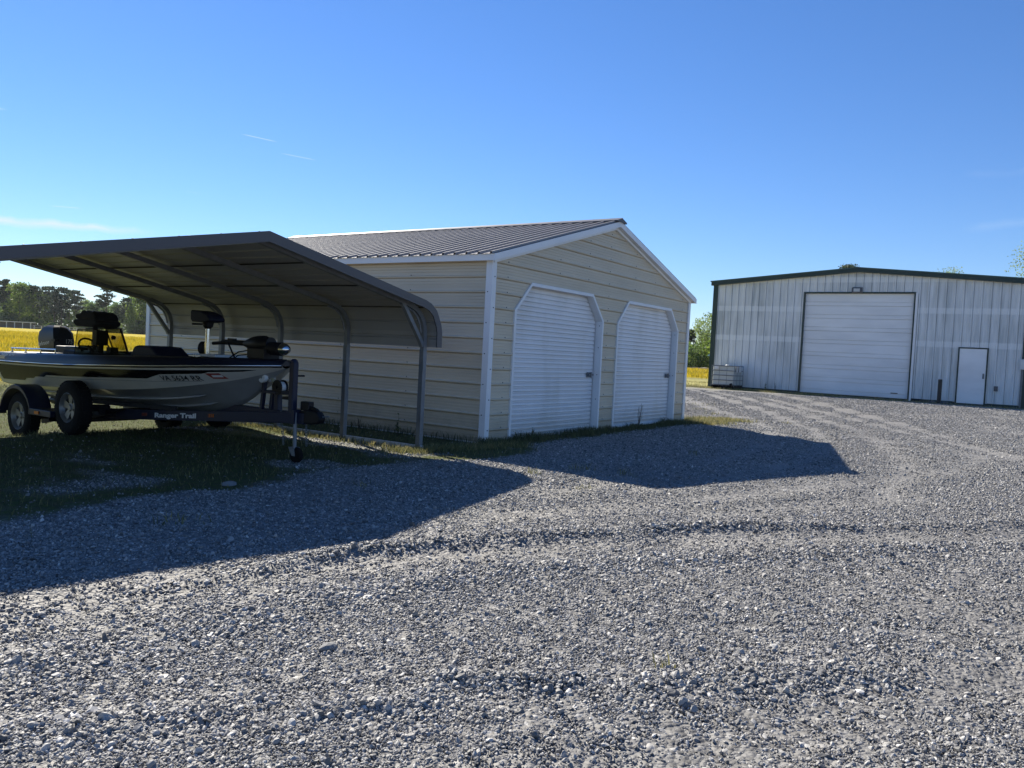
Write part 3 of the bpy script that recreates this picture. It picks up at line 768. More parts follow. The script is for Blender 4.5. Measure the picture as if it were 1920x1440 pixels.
# ------------------------------------------------------------------ barn on the right
BX, BY, BZ = 25.8, 6.07, .10
def barn_top(y): return 4.98+(6.07-abs(y))*.0833
def build_barn():
    g = empty('metal_barn', (BX+9, 0, .25), 'weathered white ribbed metal barn with dark green trim and a large overhead door', 'barn')
    OD = (-2.17, 2.11, 4.55); PD = (-4.815, -3.80, 2.48)
    def iv(y):
        top = barn_top(y); b = .36
        if OD[0] < y < OD[1]: b = OD[2]
        if PD[0] < y < PD[1]: b = PD[2]
        return b, top
    unit = [(-.016, 0), (-.014, -.03), (0, -.03), (.004, .036), (.046, .036), (.070, 0), (.140, 0), (.152, .008), (.164, 0), (.214, 0), (.226, .008), (.238, 0)]
    y0 = -BY
    while y0 < BY-.02:
        y1 = min(y0+.9144, BY); mb = MB()
        pr = cut_at(profile(y0, y1, -BY+.06, .3048, unit), (OD[0], OD[1], PD[0], PD[1], 0.0))
        for (a, ha), (b, hb) in zip(pr[:-1], pr[1:]):
            a0, a1 = iv(a+1e-5); b0, b1 = iv(b-1e-5)
            mb.quad((BX-ha, b, b0), (BX-ha*0-hb*0-ha, a, a0) if False else (BX-ha, a, a0), (BX-ha, a, a1), (BX-hb, b, b1)) if False else mb.add([(BX-ha, a, a0), (BX-hb, b, b0), (BX-hb, b, b1), (BX-ha, a, a1)], [(0, 3, 2, 1)])
        mb.build('wall_panel', M['barn'], g); y0 += .9144
    DP = 18.0
    for s in (-1, 1):
        y = s*BY
        MB().quad((BX, y, .1), (BX+DP, y, .1), (BX+DP, y, barn_top(y)), (BX, y, barn_top(y))).build('side_wall', M['barn'], g)
        MB().prism([(BX-.22, 0, barn_top(0)+.12), (BX-.22, s*(BY+.16), barn_top(BY)+.10), (BX-.22, s*(BY+.16), barn_top(BY)+.06), (BX-.22, 0, barn_top(0)+.08)], (DP+.4, 0, 0)).build('roof', M['green_edge'], g)
        MB().prism([(BX-.20, s*.02, barn_top(0)+.075), (BX-.20, s*(BY+.12), barn_top(BY)+.065), (BX-.20, s*(BY+.12), barn_top(BY)-.105), (BX-.20, s*.02, barn_top(0)-.075)], (.195, 0, 0)).build('rake_trim', M['green_trim'], g)
        MB().box(BX-.06, BX+.12, *sorted((s*(BY-.17), s*(BY+.05))), .18, barn_top(BY)-.02).build('corner_trim', M['green_trim'], g)
    MB().prism([(BX-.225, .42, barn_top(.42)+.075), (BX-.225, 0, barn_top(0)+.11), (BX-.225, -.42, barn_top(.42)+.075), (BX-.225, -.42, barn_top(.42)-.06), (BX-.225, .42, barn_top(.42)-.06)], (.02, 0, 0)).build('peak_plate', M['green_trim'], g)
    MB().add([(BX+DP, -BY, .1), (BX+DP, BY, .1), (BX+DP, BY, barn_top(BY)), (BX+DP, 0, barn_top(0)), (BX+DP, -BY, barn_top(BY))], [(0, 1, 2, 3, 4)]).build('back_wall', M['barn'], g)
    MB().box(BX-.05, BX+.3, -BY, BY, .05, .31).build('foundation', M['concrete'], g)
    for ya, yb_ in ((OD[1]+.07, BY-.2), (PD[1]+.07, OD[0]-.12), (-BY+.2, PD[0]-.07)): MB().box(BX-.055, BX-.002, ya, yb_, .315, .375).build('base_flashing', M['green_trim'], g)
    # overhead door: eight sections
    n = 8; hz = (OD[2]-.33)/n; fr = MB()
    for k in range(n):
        z0 = .33+k*hz; mb = MB(); x = BX+.07
        pr = [(0, .05), (.012, .05), (.016, 0), (hz*.30, .0), (hz*.31, .03), (hz*.335, .03), (hz*.345, 0), (hz-.012, 0), (hz-.008, .05), (hz, .05)]
        for (a, ha), (b, hb) in zip(pr[:-1], pr[1:]): mb.add([(x+ha, OD[0]+.04, z0+a), (x+ha, OD[1]-.04, z0+a), (x+hb, OD[1]-.04, z0+b), (x+hb, OD[0]+.04, z0+b)], [(0, 3, 2, 1)])
        s_ = mb.build('door_section', M['barn_door'], g)
        if k == 0: MB().box(x-.03, x, -1.75, -1.50, .52, .55).build('pull_handle', M['black_plastic'], s_)
    fr.box(BX-.05, BX+.10, OD[0]-.02, OD[0]+.04, .2, OD[2]+.05); fr.box(BX-.05, BX+.10, OD[1]-.04, OD[1]+.02, .2, OD[2]+.05); fr.box(BX-.049, BX+.099, OD[0]+.04, OD[1]-.04, OD[2]-.005, OD[2]+.05)
    fr.build('door_frame', M['green_trim'], g)
    MB().box(BX-.052, BX-.036, OD[0]-.10, OD[0]-.02, .2, OD[2]+.02).build('jamb_trim', M['white_trim'], g)
    d = MB().box(BX-.035, BX-.005, PD[0]+.05, PD[1]-.05, .33, PD[2]-.05).build('entry_door', M['barn_door'], g)
    f = MB().box(BX-.05, BX+.02, PD[0], PD[0]+.05, .30, PD[2]); f.box(BX-.05, BX+.02, PD[1]-.05, PD[1], .30, PD[2]); f.box(BX-.05, BX+.02, PD[0]+.05, PD[1]-.05, PD[2]-.05, PD[2]); f.build('entry_frame', M['green_trim'], g)
    h = MB().box(BX-.045, BX-.035, PD[0]+.09, PD[0]+.15, 1.30, 1.50); h.lathe((BX-.04, PD[0]+.12, 1.35), (-1, 0, 0), [(0, .015), (.03, .015), (.03, .03), (.06, .03), (.065, 0)], 12); h.lathe((BX-.04, PD[0]+.12, 1.47), (-1, 0, 0), [(0, .025), (.012, .025), (.012, 0)], 12); h.build('door_knob', M['galv'], d)
    l = MB().prism([(BX-.03, -.20, 4.55), (BX-.20, -.20, 4.58), (BX-.17, -.20, 4.76), (BX-.03, -.20, 4.80)], (0, .40, 0)).build('wall_light', M['lamp_grey'], g, bevel=.015)
    MB().obox((BX-.197, 0, 4.665), (.006, 0, .0), (0, .12, 0), (.011, 0, .065)).build('lamp_lens', M['lamp_lens'], l)
    MB().box(BX-.075, BX-.035, -5.20, -5.07, .86, 1.05).build('outlet_box', M['lamp_grey'], g, bevel=.008)
    MB().box(BX-.16, BX-.035, -6.05, -5.86, 1.72, 2.10).build('meter_box', M['label_white'], g, bevel=.01)
    MB().box(BX-.09, BX-.04, -5.97, -5.91, .3, 1.72).build('conduit', M['galv'], g)
    MB().box(BX-.12, BX-.05, -2.62, -2.28, .30, .38).build('vent_block', M['dark'], g)
    return g
build_barn()

# ------------------------------------------------------------------ boat
JX, JY = -3.39, .14          # jack foot of the trailer
BOWY = .43
def bp(b, A, z): return (JX+b, BOWY+A, z)
def tp(b, a, z): return (JX+b, JY-a, z)     # trailer coordinates: a is forward of the jack
def crv(As, vs):
    As = np.array(As, float); vs = np.array(vs, float); m = np.gradient(vs, As)
    def f(x):
        x = float(np.clip(x, As[0], As[-1])); i = int(min(np.searchsorted(As, x, 'right')-1, len(As)-2)); i = max(i, 0)
        h = As[i+1]-As[i]; t = (x-As[i])/h
        return float((2*t**3-3*t**2+1)*vs[i]+(t**3-2*t**2+t)*h*m[i]+(-2*t**3+3*t**2)*vs[i+1]+(t**3-t**2)*h*m[i+1])
    return f
AS = [0, .15, .4, .8, 1.3, 2, 3, 4, 4.90]
b_rub = crv(AS, [.05, .24, .46, .69, .86, .98, 1.02, 1.03, 1.01])
z_rub = crv(AS, [1.085, 1.075, 1.06, 1.035, 1.005, .975, .935, .912, .90])
z_gun = crv(AS, [1.150, 1.148, 1.142, 1.130, 1.115, 1.095, 1.062, 1.035, 1.02])
b_chi = crv(AS, [.01, .10, .27, .51, .69, .80, .86, .88, .88])
z_chi = crv(AS, [1.055, 1.00, .915, .825, .75, .685, .635, .605, .595])
z_keel = crv([0, .15, .25, .4, .62, .8, .92, 1.3, 2, 3, 4.90], [1.045, .965, .905, .79, .64, .555, .51, .43, .38, .35, .345])
def side(A, f, o=0.0, sg=-1):
    """point on the topside; f = 0 at the rub rail, 1 at the chine"""
    br, zr, bc, zc = b_rub(A), z_rub(A), b_chi(A), z_chi(A)
    bulge = .02*math.sin(pi*f)
    b = br+(bc-br)*f+bulge+o; z = zr+(zc-zr)*f
    return bp(sg*b, A, z)
def side_z(A, z, o=0.0, sg=-1):
    return side(A, (z_rub(A)-z)/(z_rub(A)-z_chi(A)), o, sg)
def text_mesh(body, size, extrude=0.0, align='LEFT', bold=0.0):
    cu = bpy.data.curves.new('lettering', 'FONT'); cu.body = body; cu.size = size; cu.offset = bold; cu.align_x = align; cu.resolution_u = 3
    o = bpy.data.objects.new('lettering', cu); COL.objects.link(o)
    dg = bpy.context.evaluated_depsgraph_get(); me = bpy.data.meshes.new_from_object(o.evaluated_get(dg))
    vs = [tuple(v.co) for v in me.vertices]; fs = [tuple(p.vertices) for p in me.polygons]
    bpy.data.objects.remove(o); bpy.data.curves.remove(cu); bpy.data.meshes.remove(me)
    return vs, fs
def lettering(name, body, size, fn, mat, parent, xs=1.0, bold=0.0, shear=0.0):
    vs, fs = text_mesh(body, size, bold=bold)
    return MB().add([fn(v[0]*xs+v[1]*shear, v[1]) for v in vs], fs).build(name, mat, parent)

def build_boat():
    boat = empty('bass_boat', (JX, BOWY+2.3, 0.4), 'navy and silver fishing boat with an outboard motor resting on the trailer', 'boat')
    st = [i*.11 for i in range(46)]; st = [min(s, 4.90) for s in st]
    # hull sides
    for sg in (-1, 1):
        rows = [[side(A, f, 0, sg) for f in (0, .2, .4, .6, .8, 1.0)] for A in st]
        mb = MB().grid(rows if sg > 0 else [r[::-1] for r in rows])
        mb.build('hull_side', M['silver_gel'], boat, smooth_angle=60)
    rows = []
    for A in st:
        bc, zc, zk = b_chi(A), z_chi(A), z_keel(A); r = []
        for t in np.linspace(-1, 1, 13):
            q = abs(t); fl = 1.0-.12*math.sin(pi*q)*(1 if A < 1.2 else .3)
            r.append(bp(t*bc*fl, A, zk+(zc-zk)*q**1.08))
        rows.append(r)
    hb = MB().grid(rows)
    A = 4.90
    tv = [bp(t*b_chi(A), A, z_keel(A)+(z_chi(A)-z_keel(A))*abs(t)) for t in (-1, 0, 1)]+[bp(b_rub(A), A, z_rub(A)), bp(-b_rub(A), A, z_rub(A))]
    hb.add(tv, [(0, 1, 2, 3, 4)])
    hb.build('hull_bottom', M['bottom_gel'], boat, smooth_angle=50)
    for q in (.36, .66):
        for sg in (-1, 1):
            pth = []
            for k in range(28):
                A = .95+k*.135
                lift = 0
                pth.append(bp(sg*q*b_chi(A), A, z_keel(A)+(z_chi(A)-z_keel(A))*q**1.08-.006))
            MB().tube(pth, [.002]+[.014]*26+[.012], 6).build('spray_rail', M['bottom_gel'], boat, smooth_angle=60)
    # deck cap
    rows = []; cells = []
    for A in sorted(set(st+[1.88, 1.90, 3.78, 3.80])):
        br, zr, zg = b_rub(A)+.012, z_rub(A), z_gun(A); bg = max(br-.045, .02); bi = max(bg-.17, .01)
        ck = 1.89 < A < 3.79
        zi = zg-.36 if ck else zg+.012
        half = [(br, zr), (br-.012, zr+(zg-zr)*.45), (bg, zg-.012), (bg-.02, zg), (bi, zg+.004), (bi-.015 if bi > .03 else bi*.6, zi)]
        rows.append([bp(-b, A, z) for b, z in half]+[bp(b, A, z) for b, z in half[::-1]])
    dk = MB().grid(rows); A = 4.90
    last = rows[-1]; dk.add(last, [tuple(range(len(last)))[::-1]]); first = rows[0]; dk.add(first, [tuple(range(len(first)))])
    dk.build('deck', M['navy'], boat, smooth_angle=40)
    # rub rail with its bright insert
    for sg in (-1, 1):
        MB().tube([bp(sg*(b_rub(A)+.012), A, z_rub(A)-.004) for A in st], .017, 8).build('rub_rail', M['black_plastic'], boat, smooth_angle=60)
        MB().tube([bp(sg*(b_rub(A)+.026), A, z_rub(A)+.002) for A in st], .0065, 6).build('rail_insert', M['rail_steel'], boat, smooth_angle=60)
    # side graphics
    for sg in (-1, 1):
        dz0 = crv([.2, .55, .8, 1.2, 4.5], [.046, .048, .048, .046, .044])
        As_ = [.22, .34, .66, .74, 1.24, 1.32, 1.46, 3.50, 3.58, 3.80, 3.88, 4.08, 4.16, 4.80]
        dz1 = [.049, .066, .072, .090, .094, .112, .146, .150, .175, .178, .205, .210, .245, .255]
        rows = []
        for A in sorted(set(As_+[q for q in st if .22 < q < 4.8])):
            lo = float(np.interp(A, As_, dz1)); hi = dz0(A)
            rows.append([side_z(A, z_rub(A)-hi-(lo-hi)*t, .006, sg) for t in (0, .25, .5, .75, 1)])
        MB().grid(rows).build('side_band', M['black_gel'], boat, smooth_angle=60)
        rows = [[side_z(A, z_rub(A)-dz, .0032, sg) for dz in (.175, .181)] for A in [.8+.12*i for i in range(32)] if z_rub(A)-.181 > z_chi(A)]
        MB().grid(rows).build('pin_stripe', M['decal_grey'] if False else M['bottom_gel'], boat)
        for j in (0, 1):
            z0 = .035+.022*j
            rows = [[bp(sg*(b_rub(A)+.018), A, z_rub(A)+z0+dz) for dz in (0, .016)] for A in (4.52, 4.70, 4.88)]
            MB().grid(rows).build('cap_stripe', M['hull_white'], boat)
    # lettering on the starboard side; runs from aft to forward
    fn = lambda u, v: side_z(1.26-u, z_rub(1.26-u)-.168+v*.86-.004*u, .009)
    lettering('registration_number', 'VA 5634 RR', .098, fn, M['decal_black'], boat, xs=1.0, bold=.0012)
    rows = [[side_z(A, z_rub(A)-dz, .005) for dz in (.066, .125)] for A in (.50, .58, .66)]
    rows = [[side_z(A-.04*(k), z_rub(A)-dz, .009) for k, dz in ((0, .085), (1, .145))] for A in (.56, .62, .70)]
    stk = MB().grid(rows).build('validation_sticker', M['sticker_red'], boat)
    MB().grid([[side_z(A-.03, z_rub(A)-dz, .012) for dz in (.103, .128)] for A in (.575, .63, .675)]).build('sticker_panel', M['decal_white'], stk)
    fn = lambda u, v: bp(-(b_rub(4.66-u)+.004-v*.25), 4.66-u, z_rub(4.66-u)+.078+v*.9)
    lettering('model_lettering', 'Ranger 374V', .075, fn, M['decal_grey'], boat, xs=1.0, bold=.001, shear=.25)
    # grab rails and cleats
    def rail(b, A0, A1, zoff, n=3):
        mb = MB(); zz = lambda A: z_gun(A)+zoff
        mb.tube([bp(b, A0, zz(A0)), bp(b, A1, zz(A1))], .011, 8)
        for k in range(n):
            A = A0+(A1-A0)*(k+.0)/(n-1) if n > 1 else A0
            A = min(max(A, A0+.02), A1-.02); mb.tube([bp(b, A, z_gun(A)-.01), bp(b, A, zz(A)+.008)], .009, 8); mb.lathe(bp(b, A, z_gun(A)), (0, 0, 1), [(0, .022), (.012, .020), (.014, .009)], 10)
        mb.build('grab_rail', M['rail_steel'], boat, smooth_angle=50)
    rail(-.86, 3.5, 4.72, .058, 4); rail(.80, 2.66, 3.18, .055, 3); rail(.86, 3.5, 4.4, .058, 3)
    # consoles and windscreens
    cz = z_gun(3.0)
    for sg in (-1,):
        con = MB(); y0, y1 = 2.70, 3.5; bo, bi = sg*.86, sg*.12
        con.add([bp(bo, y0+.10, cz-.3), bp(bi, y0+.10, cz-.3), bp(bi, y1, cz-.3), bp(bo, y1, cz-.3), bp(bo+.03*-sg, y0+.16, cz+.025), bp(bi+.06*sg, y0+.16, cz+.025), bp(bi+.06*sg, y1-.12, cz+.055), bp(bo+.03*-sg, y1-.12, cz+.055)],
                [(0, 3, 2, 1), (4, 5, 6, 7), (0, 1, 5, 4), (1, 2, 6, 5), (2, 3, 7, 6), (3, 0, 4, 7)])
        cn = con.build('console', M['vinyl_navy'], boat, bevel=.02)
        pl = [(-.87, 3.02), (-.845, 2.88), (-.77, 2.83), (-.56, 2.82), (-.36, 2.85), (-.21, 2.91), (-.155, 3.0), (-.145, 3.36)]
        rows = []
        for k, (b, A) in enumerate(pl):
            zt = cz+[.325, .335, .345, .355, .36, .365, .365, .35][k]; bt = -.5+(b+.5)*.78
            rows.append([bp(b, A, cz+.01), bp(b*.45+bt*.55, A+.035, cz+.18), bp(bt, A+.10, zt)])
        ws = MB().grid(rows).build('windscreen', M['tinted'], boat, smooth_angle=60)
        MB().tube([r[2] for r in rows], .007, 6).tube([r[0] for r in rows], .009, 6).tube([rows[-1][0], rows[-1][2]], .011, 6).tube([rows[5][0], rows[5][1], rows[5][2]], .016, 6).tube([rows[0][0], rows[0][2]], .006, 6).tube([rows[2][0], rows[2][1]], .004, 6).build('screen_edge', M['black_plastic'], ws)
        inst = MB().box(*[JX-.58, JX-.42], BOWY+3.04, BOWY+3.14, cz+.13, cz+.33)
        inst.tube([bp(-.49, 3.1, cz), bp(-.49, 3.09, cz+.15)], .035, 8).tube([bp(-.42, 3.12, cz+.16), bp(-.36, 3.13, cz+.12), bp(-.38, 3.14, cz+.05), bp(-.44, 3.14, cz)], .012, 6)
        inst.lathe(bp(-.34, 3.09, cz+.24), (1, 0, 0), [(0, .03), (.04, .025), (.045, 0)], 10).box(JX-.40, JX-.30, BOWY+3.0, BOWY+3.12, cz+.02, cz+.11)
        inst.build('fish_finder', M['black_plastic'], cn, bevel=.012)
        wheel = MB(); ang = [2*pi*k/20 for k in range(21)]
        wheel.tube([bp(-.58+.12*cos(t), 3.24+.07*sin(t), cz+.11+.10*sin(t)) for t in ang], .013, 6, caps=False)
        wheel.tube([bp(-.58, 3.24, cz+.11), bp(-.58, 3.10, cz+.03)], .02, 8).tube([bp(-.70, 3.24, cz+.11), bp(-.46, 3.24, cz+.11)], .012, 6)
        wheel.build('steering_wheel', M['black_plastic'], cn, smooth_angle=50)
    # port console, low
    MB().prism([bp(.35, 2.9, cz-.3), bp(.35, 2.9, cz+.02), bp(.35, 3.3, cz+.05), bp(.35, 3.5, cz-.3)], (.45, 0, 0)).build('port_console', M['vinyl_navy'], boat, bevel=.02)
    # seats
    seat = MB()
    seat.prism([bp(-.55, 3.70, cz-.12), bp(-.55, 3.70, cz+.03), bp(-.55, 3.82, cz+.05), bp(-.55, 4.0, cz-.1)], (1.1, 0, 0)); seat.box(JX-.55, JX+.55, BOWY+3.5, BOWY+3.95, cz-.36, cz-.1)
    seat.build('bench_seat', M['vinyl_navy'], boat, bevel=.03)
    low = MB()
    prof = [(1.62, z_gun(2)+.02), (1.72, z_gun(2)+.075), (1.80, z_gun(2)+.125), (1.85, z_gun(2)+.132), (2.10, z_gun(2)+.135), (2.17, z_gun(2)+.12), (2.25, z_gun(2)+.01), (2.27, z_gun(2)-.15), (1.60, z_gun(2)-.02)]
    low.prism([bp(-.58, a, z) for a, z in prof], (.44, 0, 0)).build('folded_seat', M['vinyl_navy'], boat, bevel=.025)
    # front pedestal seat
    Af = 1.50; zg = z_gun(Af)
    ps = MB().lathe(bp(0, Af, zg), (0, 0, 1), [(0, .11), (.012, .11), (.02, .045), (.03, .033), (.20, .033), (.20, .027), (.40, .027)], 16)
    pole = ps.build('seat_pedestal', M['rail_steel'], boat, smooth_angle=40)
    MB().lathe(bp(0, Af, zg+.37), (0, 0, 1), [(0, .035), (.03, .06), (.08, .07), (.10, .06)], 14).tube([bp(0, Af+.05, zg+.425), bp(-.02, Af+.30, zg+.425)], .012, 8).build('swivel', M['black_plastic'], pole)
    s_ = MB(); W = .115
    prof = [(Af-.185, zg+.465), (Af-.19, zg+.50), (Af-.13, zg+.545), (Af-.03, zg+.578), (Af+.09, zg+.597), (Af+.195, zg+.60), (Af+.215, zg+.585), (Af+.21, zg+.475), (Af+.18, zg+.452), (Af-.06, zg+.448)]
    s_.prism([bp(-W, a, z) for a, z in prof], (2*W, 0, 0)).build('bow_seat', M['vinyl_navy'], boat, bevel=.03, seg=3)
    # rear seat, high on its post behind the screen
    Ar = 3.74; bz = z_gun(Ar)
    MB().tube([bp(-.22, Ar, bz-.3), bp(-.22, Ar, bz+.42)], .035, 10).build('seat_post', M['black_plastic'], boat)
    rs = MB()
    rs = MB(); HS = lambda l: [bp(-.40, Ar-.06+a, bz+z) for a, z in l]
    rs.prism(HS([(-.30, .465), (-.28, .425), (-.20, .385), (.26, .395), (.34, .44), (.30, .49), (.18, .505), (-.22, .50)]), (.36, 0, 0))
    hs_ = rs.build('high_seat', M['cloth'], boat, bevel=.045, seg=3)
    MB().prism(HS([(-.28, .48), (-.24, .565), (-.16, .60), (.10, .615), (.16, .575), (.27, .565), (.27, .49)]), (.34, 0, 0)).build('seat_back', M['cloth'], hs_, bevel=.035, seg=3)
    # small deck items
    MB().box(JX-.30, JX+.25, BOWY+.92, BOWY+1.22, z_gun(1)+.012, z_gun(1)+.045).build('hatch_lid', M['label_white'], boat, bevel=.008)
    dz = z_gun(1.6)
    fin = MB().lathe(bp(.25, 1.95, dz+.12), (.3, -1, 0), [(-.03, 0), (-.028, .06), (-.01, .09), (.01, .09), (.03, .05), (.032, 0)], 14); fin.tube([bp(.25, 1.95, dz), bp(.25, 1.95, dz+.12)], .02, 8)
    fin.build('depth_sounder', M['black_plastic'], boat, smooth_angle=40)
    MB().lathe(bp(-.28, 2.0, z_gun(2)+.03), (0, 0, 1), [(0, .03), (.02, .028), (.03, .015), (.03, 0)], 10).build('deck_light', M['rail_steel'], boat)
    # bow trolling motor lying along the deck
    tmz = 1.29; tb = -.12
    t = MB().lathe(bp(tb, .60, tmz+.03), (0, -1, .02), [(0, .0), (.0, .035), (.06, .055), (.16, .085), (.26, .098), (.36, .098), (.40, .085), (.47, .08), (.47, 0)], 18)
    tm = t.build('trolling_motor', M['black_plastic'], boat, smooth_angle=40)
    MB().tube([bp(tb, 1.22, tmz+.012), bp(tb, 1.00, tmz+.028)], .021, 8).tube([bp(tb, 1.02, tmz+.035), bp(tb, .58, tmz+.035)], .034, 10).build('shaft', M['black_plastic'], tm)
    MB().box(JX+tb-.03, JX+tb+.03, BOWY+.80, BOWY+.90, tmz+.06, tmz+.085).build('shaft_clamp', M['black_plastic'], tm)
    MB().lathe(bp(tb, .16, tmz-.01), (0, -1, 0), [(0, .075), (.22, .078), (.23, .07)], 16).box(JX+tb-.11, JX+tb+.11, BOWY+.12, BOWY+.42, tmz-.13, tmz-.02).build('motor_head', M['black_plastic'], tm, smooth_angle=40)
    MB().lathe(bp(tb, -.07, tmz-.01), (0, -1, 0), [(0, .07), (.04, .066), (.09, .04), (.105, 0)], 16).build('nose_cone', M['rail_steel'], tm, smooth_angle=60)
    MB().box(JX+tb-.10, JX+tb+.10, BOWY+.14, BOWY+.42, 1.145, tmz-.13).build('bow_mount', M['black_plastic'], tm, bevel=.015)
    MB().tube([bp(tb-.05, .86, tmz+.03), bp(tb-.05, .72, 1.14)], .011, 6).build('support_strut', M['black_plastic'], tm)
    MB().tube([bp(tb-.08, .40, 1.25), bp(tb-.12, .56, 1.22), bp(tb-.12, .72, 1.145)], .008, 6).tube([bp(tb-.08, .42, 1.2), bp(tb-.16, .52, 1.18), bp(tb-.14, .60, 1.145)], .007, 6).build('power_cable', M['rubber'], tm, smooth_angle=60)
    # outboard motor behind the transom
    oy = 4.95
    cw = MB(); w = .215; zb = 1.005
    def ring(z, hw_, f, r, ch):   # plan outline: front f, rear r (distance aft), chamfer
        return [(-hw_+ch, f), (hw_-ch, f), (hw_, f+ch), (hw_, r-ch*1.2), (hw_-ch*1.4, r), (-hw_+ch*1.4, r), (-hw_, r-ch*1.2), (-hw_, f+ch)], z
    rings = [ring(zb, .13, .03, .46, .04), ring(zb+.06, .150, .0, .52, .045), ring(zb+.20, .155, .01, .57, .045), ring(zb+.32, .147, .035, .57, .055), ring(zb+.39, .118, .08, .52, .07), ring(zb+.425, .08, .14, .44, .05)]
    rows = [[bp(b, oy+a, z+.05*0) for b, a in R]+[bp(R[0][0], oy+R[0][1], z)] for R, z in rings]
    cw.grid(rows); cw.add([bp(b, oy+a, rings[-1][1]) for b, a in rings[-1][0]], [tuple(range(8))[::-1]])
    ob = MB()
    ob.box(JX-.13, JX+.13, BOWY+4.86, BOWY+4.99, .62, 1.03); ob.box(JX-.10, JX+.10, BOWY+4.96, BOWY+5.3, .35, 1.03); ob.box(JX-.16, JX+.16, BOWY+4.85, BOWY+5.35, .50, .53)
    ob.lathe(bp(0, 4.75, .30), (0, 1, 0), [(0, 0), (.06, .05), (.15, .065), (.5, .065), (.58, .04), (.6, 0)], 12); ob.prism([bp(-.01, 4.9, .3), bp(-.01, 5.15, .3), bp(-.01, 5.05, .08), bp(-.01, 4.98, .1)], (.02, 0, 0))
    om = ob.build('outboard_motor', M['black_plastic'], boat, bevel=.01)
    cowl = cw.build('cowling', M['cowl'], om, smooth_angle=28)
    MB().box(JX-.164, JX-.10, BOWY+oy-.01, BOWY+oy+.10, zb+.19, zb+.222).build('cowl_trim', M['black_plastic'], om)
    fn = lambda u, v: (JX-.1595, BOWY+oy+.50-u, zb+.10+v+u*.14)
    lettering('maker_lettering', 'Johnson', .088, fn, M['decal_white'], om, xs=1.15, bold=.001, shear=.2)
    fn = lambda u, v: (JX-.01+u, BOWY+oy-.006+max(0, (v+.06))*.07, zb+.165+v)
    lettering('power_lettering', '175', .088, fn, M['decal_grey'], om, xs=.85, bold=.001)
    # splash well box between motor and cockpit
    MB().box(JX-.34, JX-.04, BOWY+3.95, BOWY+4.58, z_gun(4.4), z_gun(4.4)+.115).build('motor_well_cover', M['black_plastic'], boat, bevel=.02)
    return boat
build_boat()

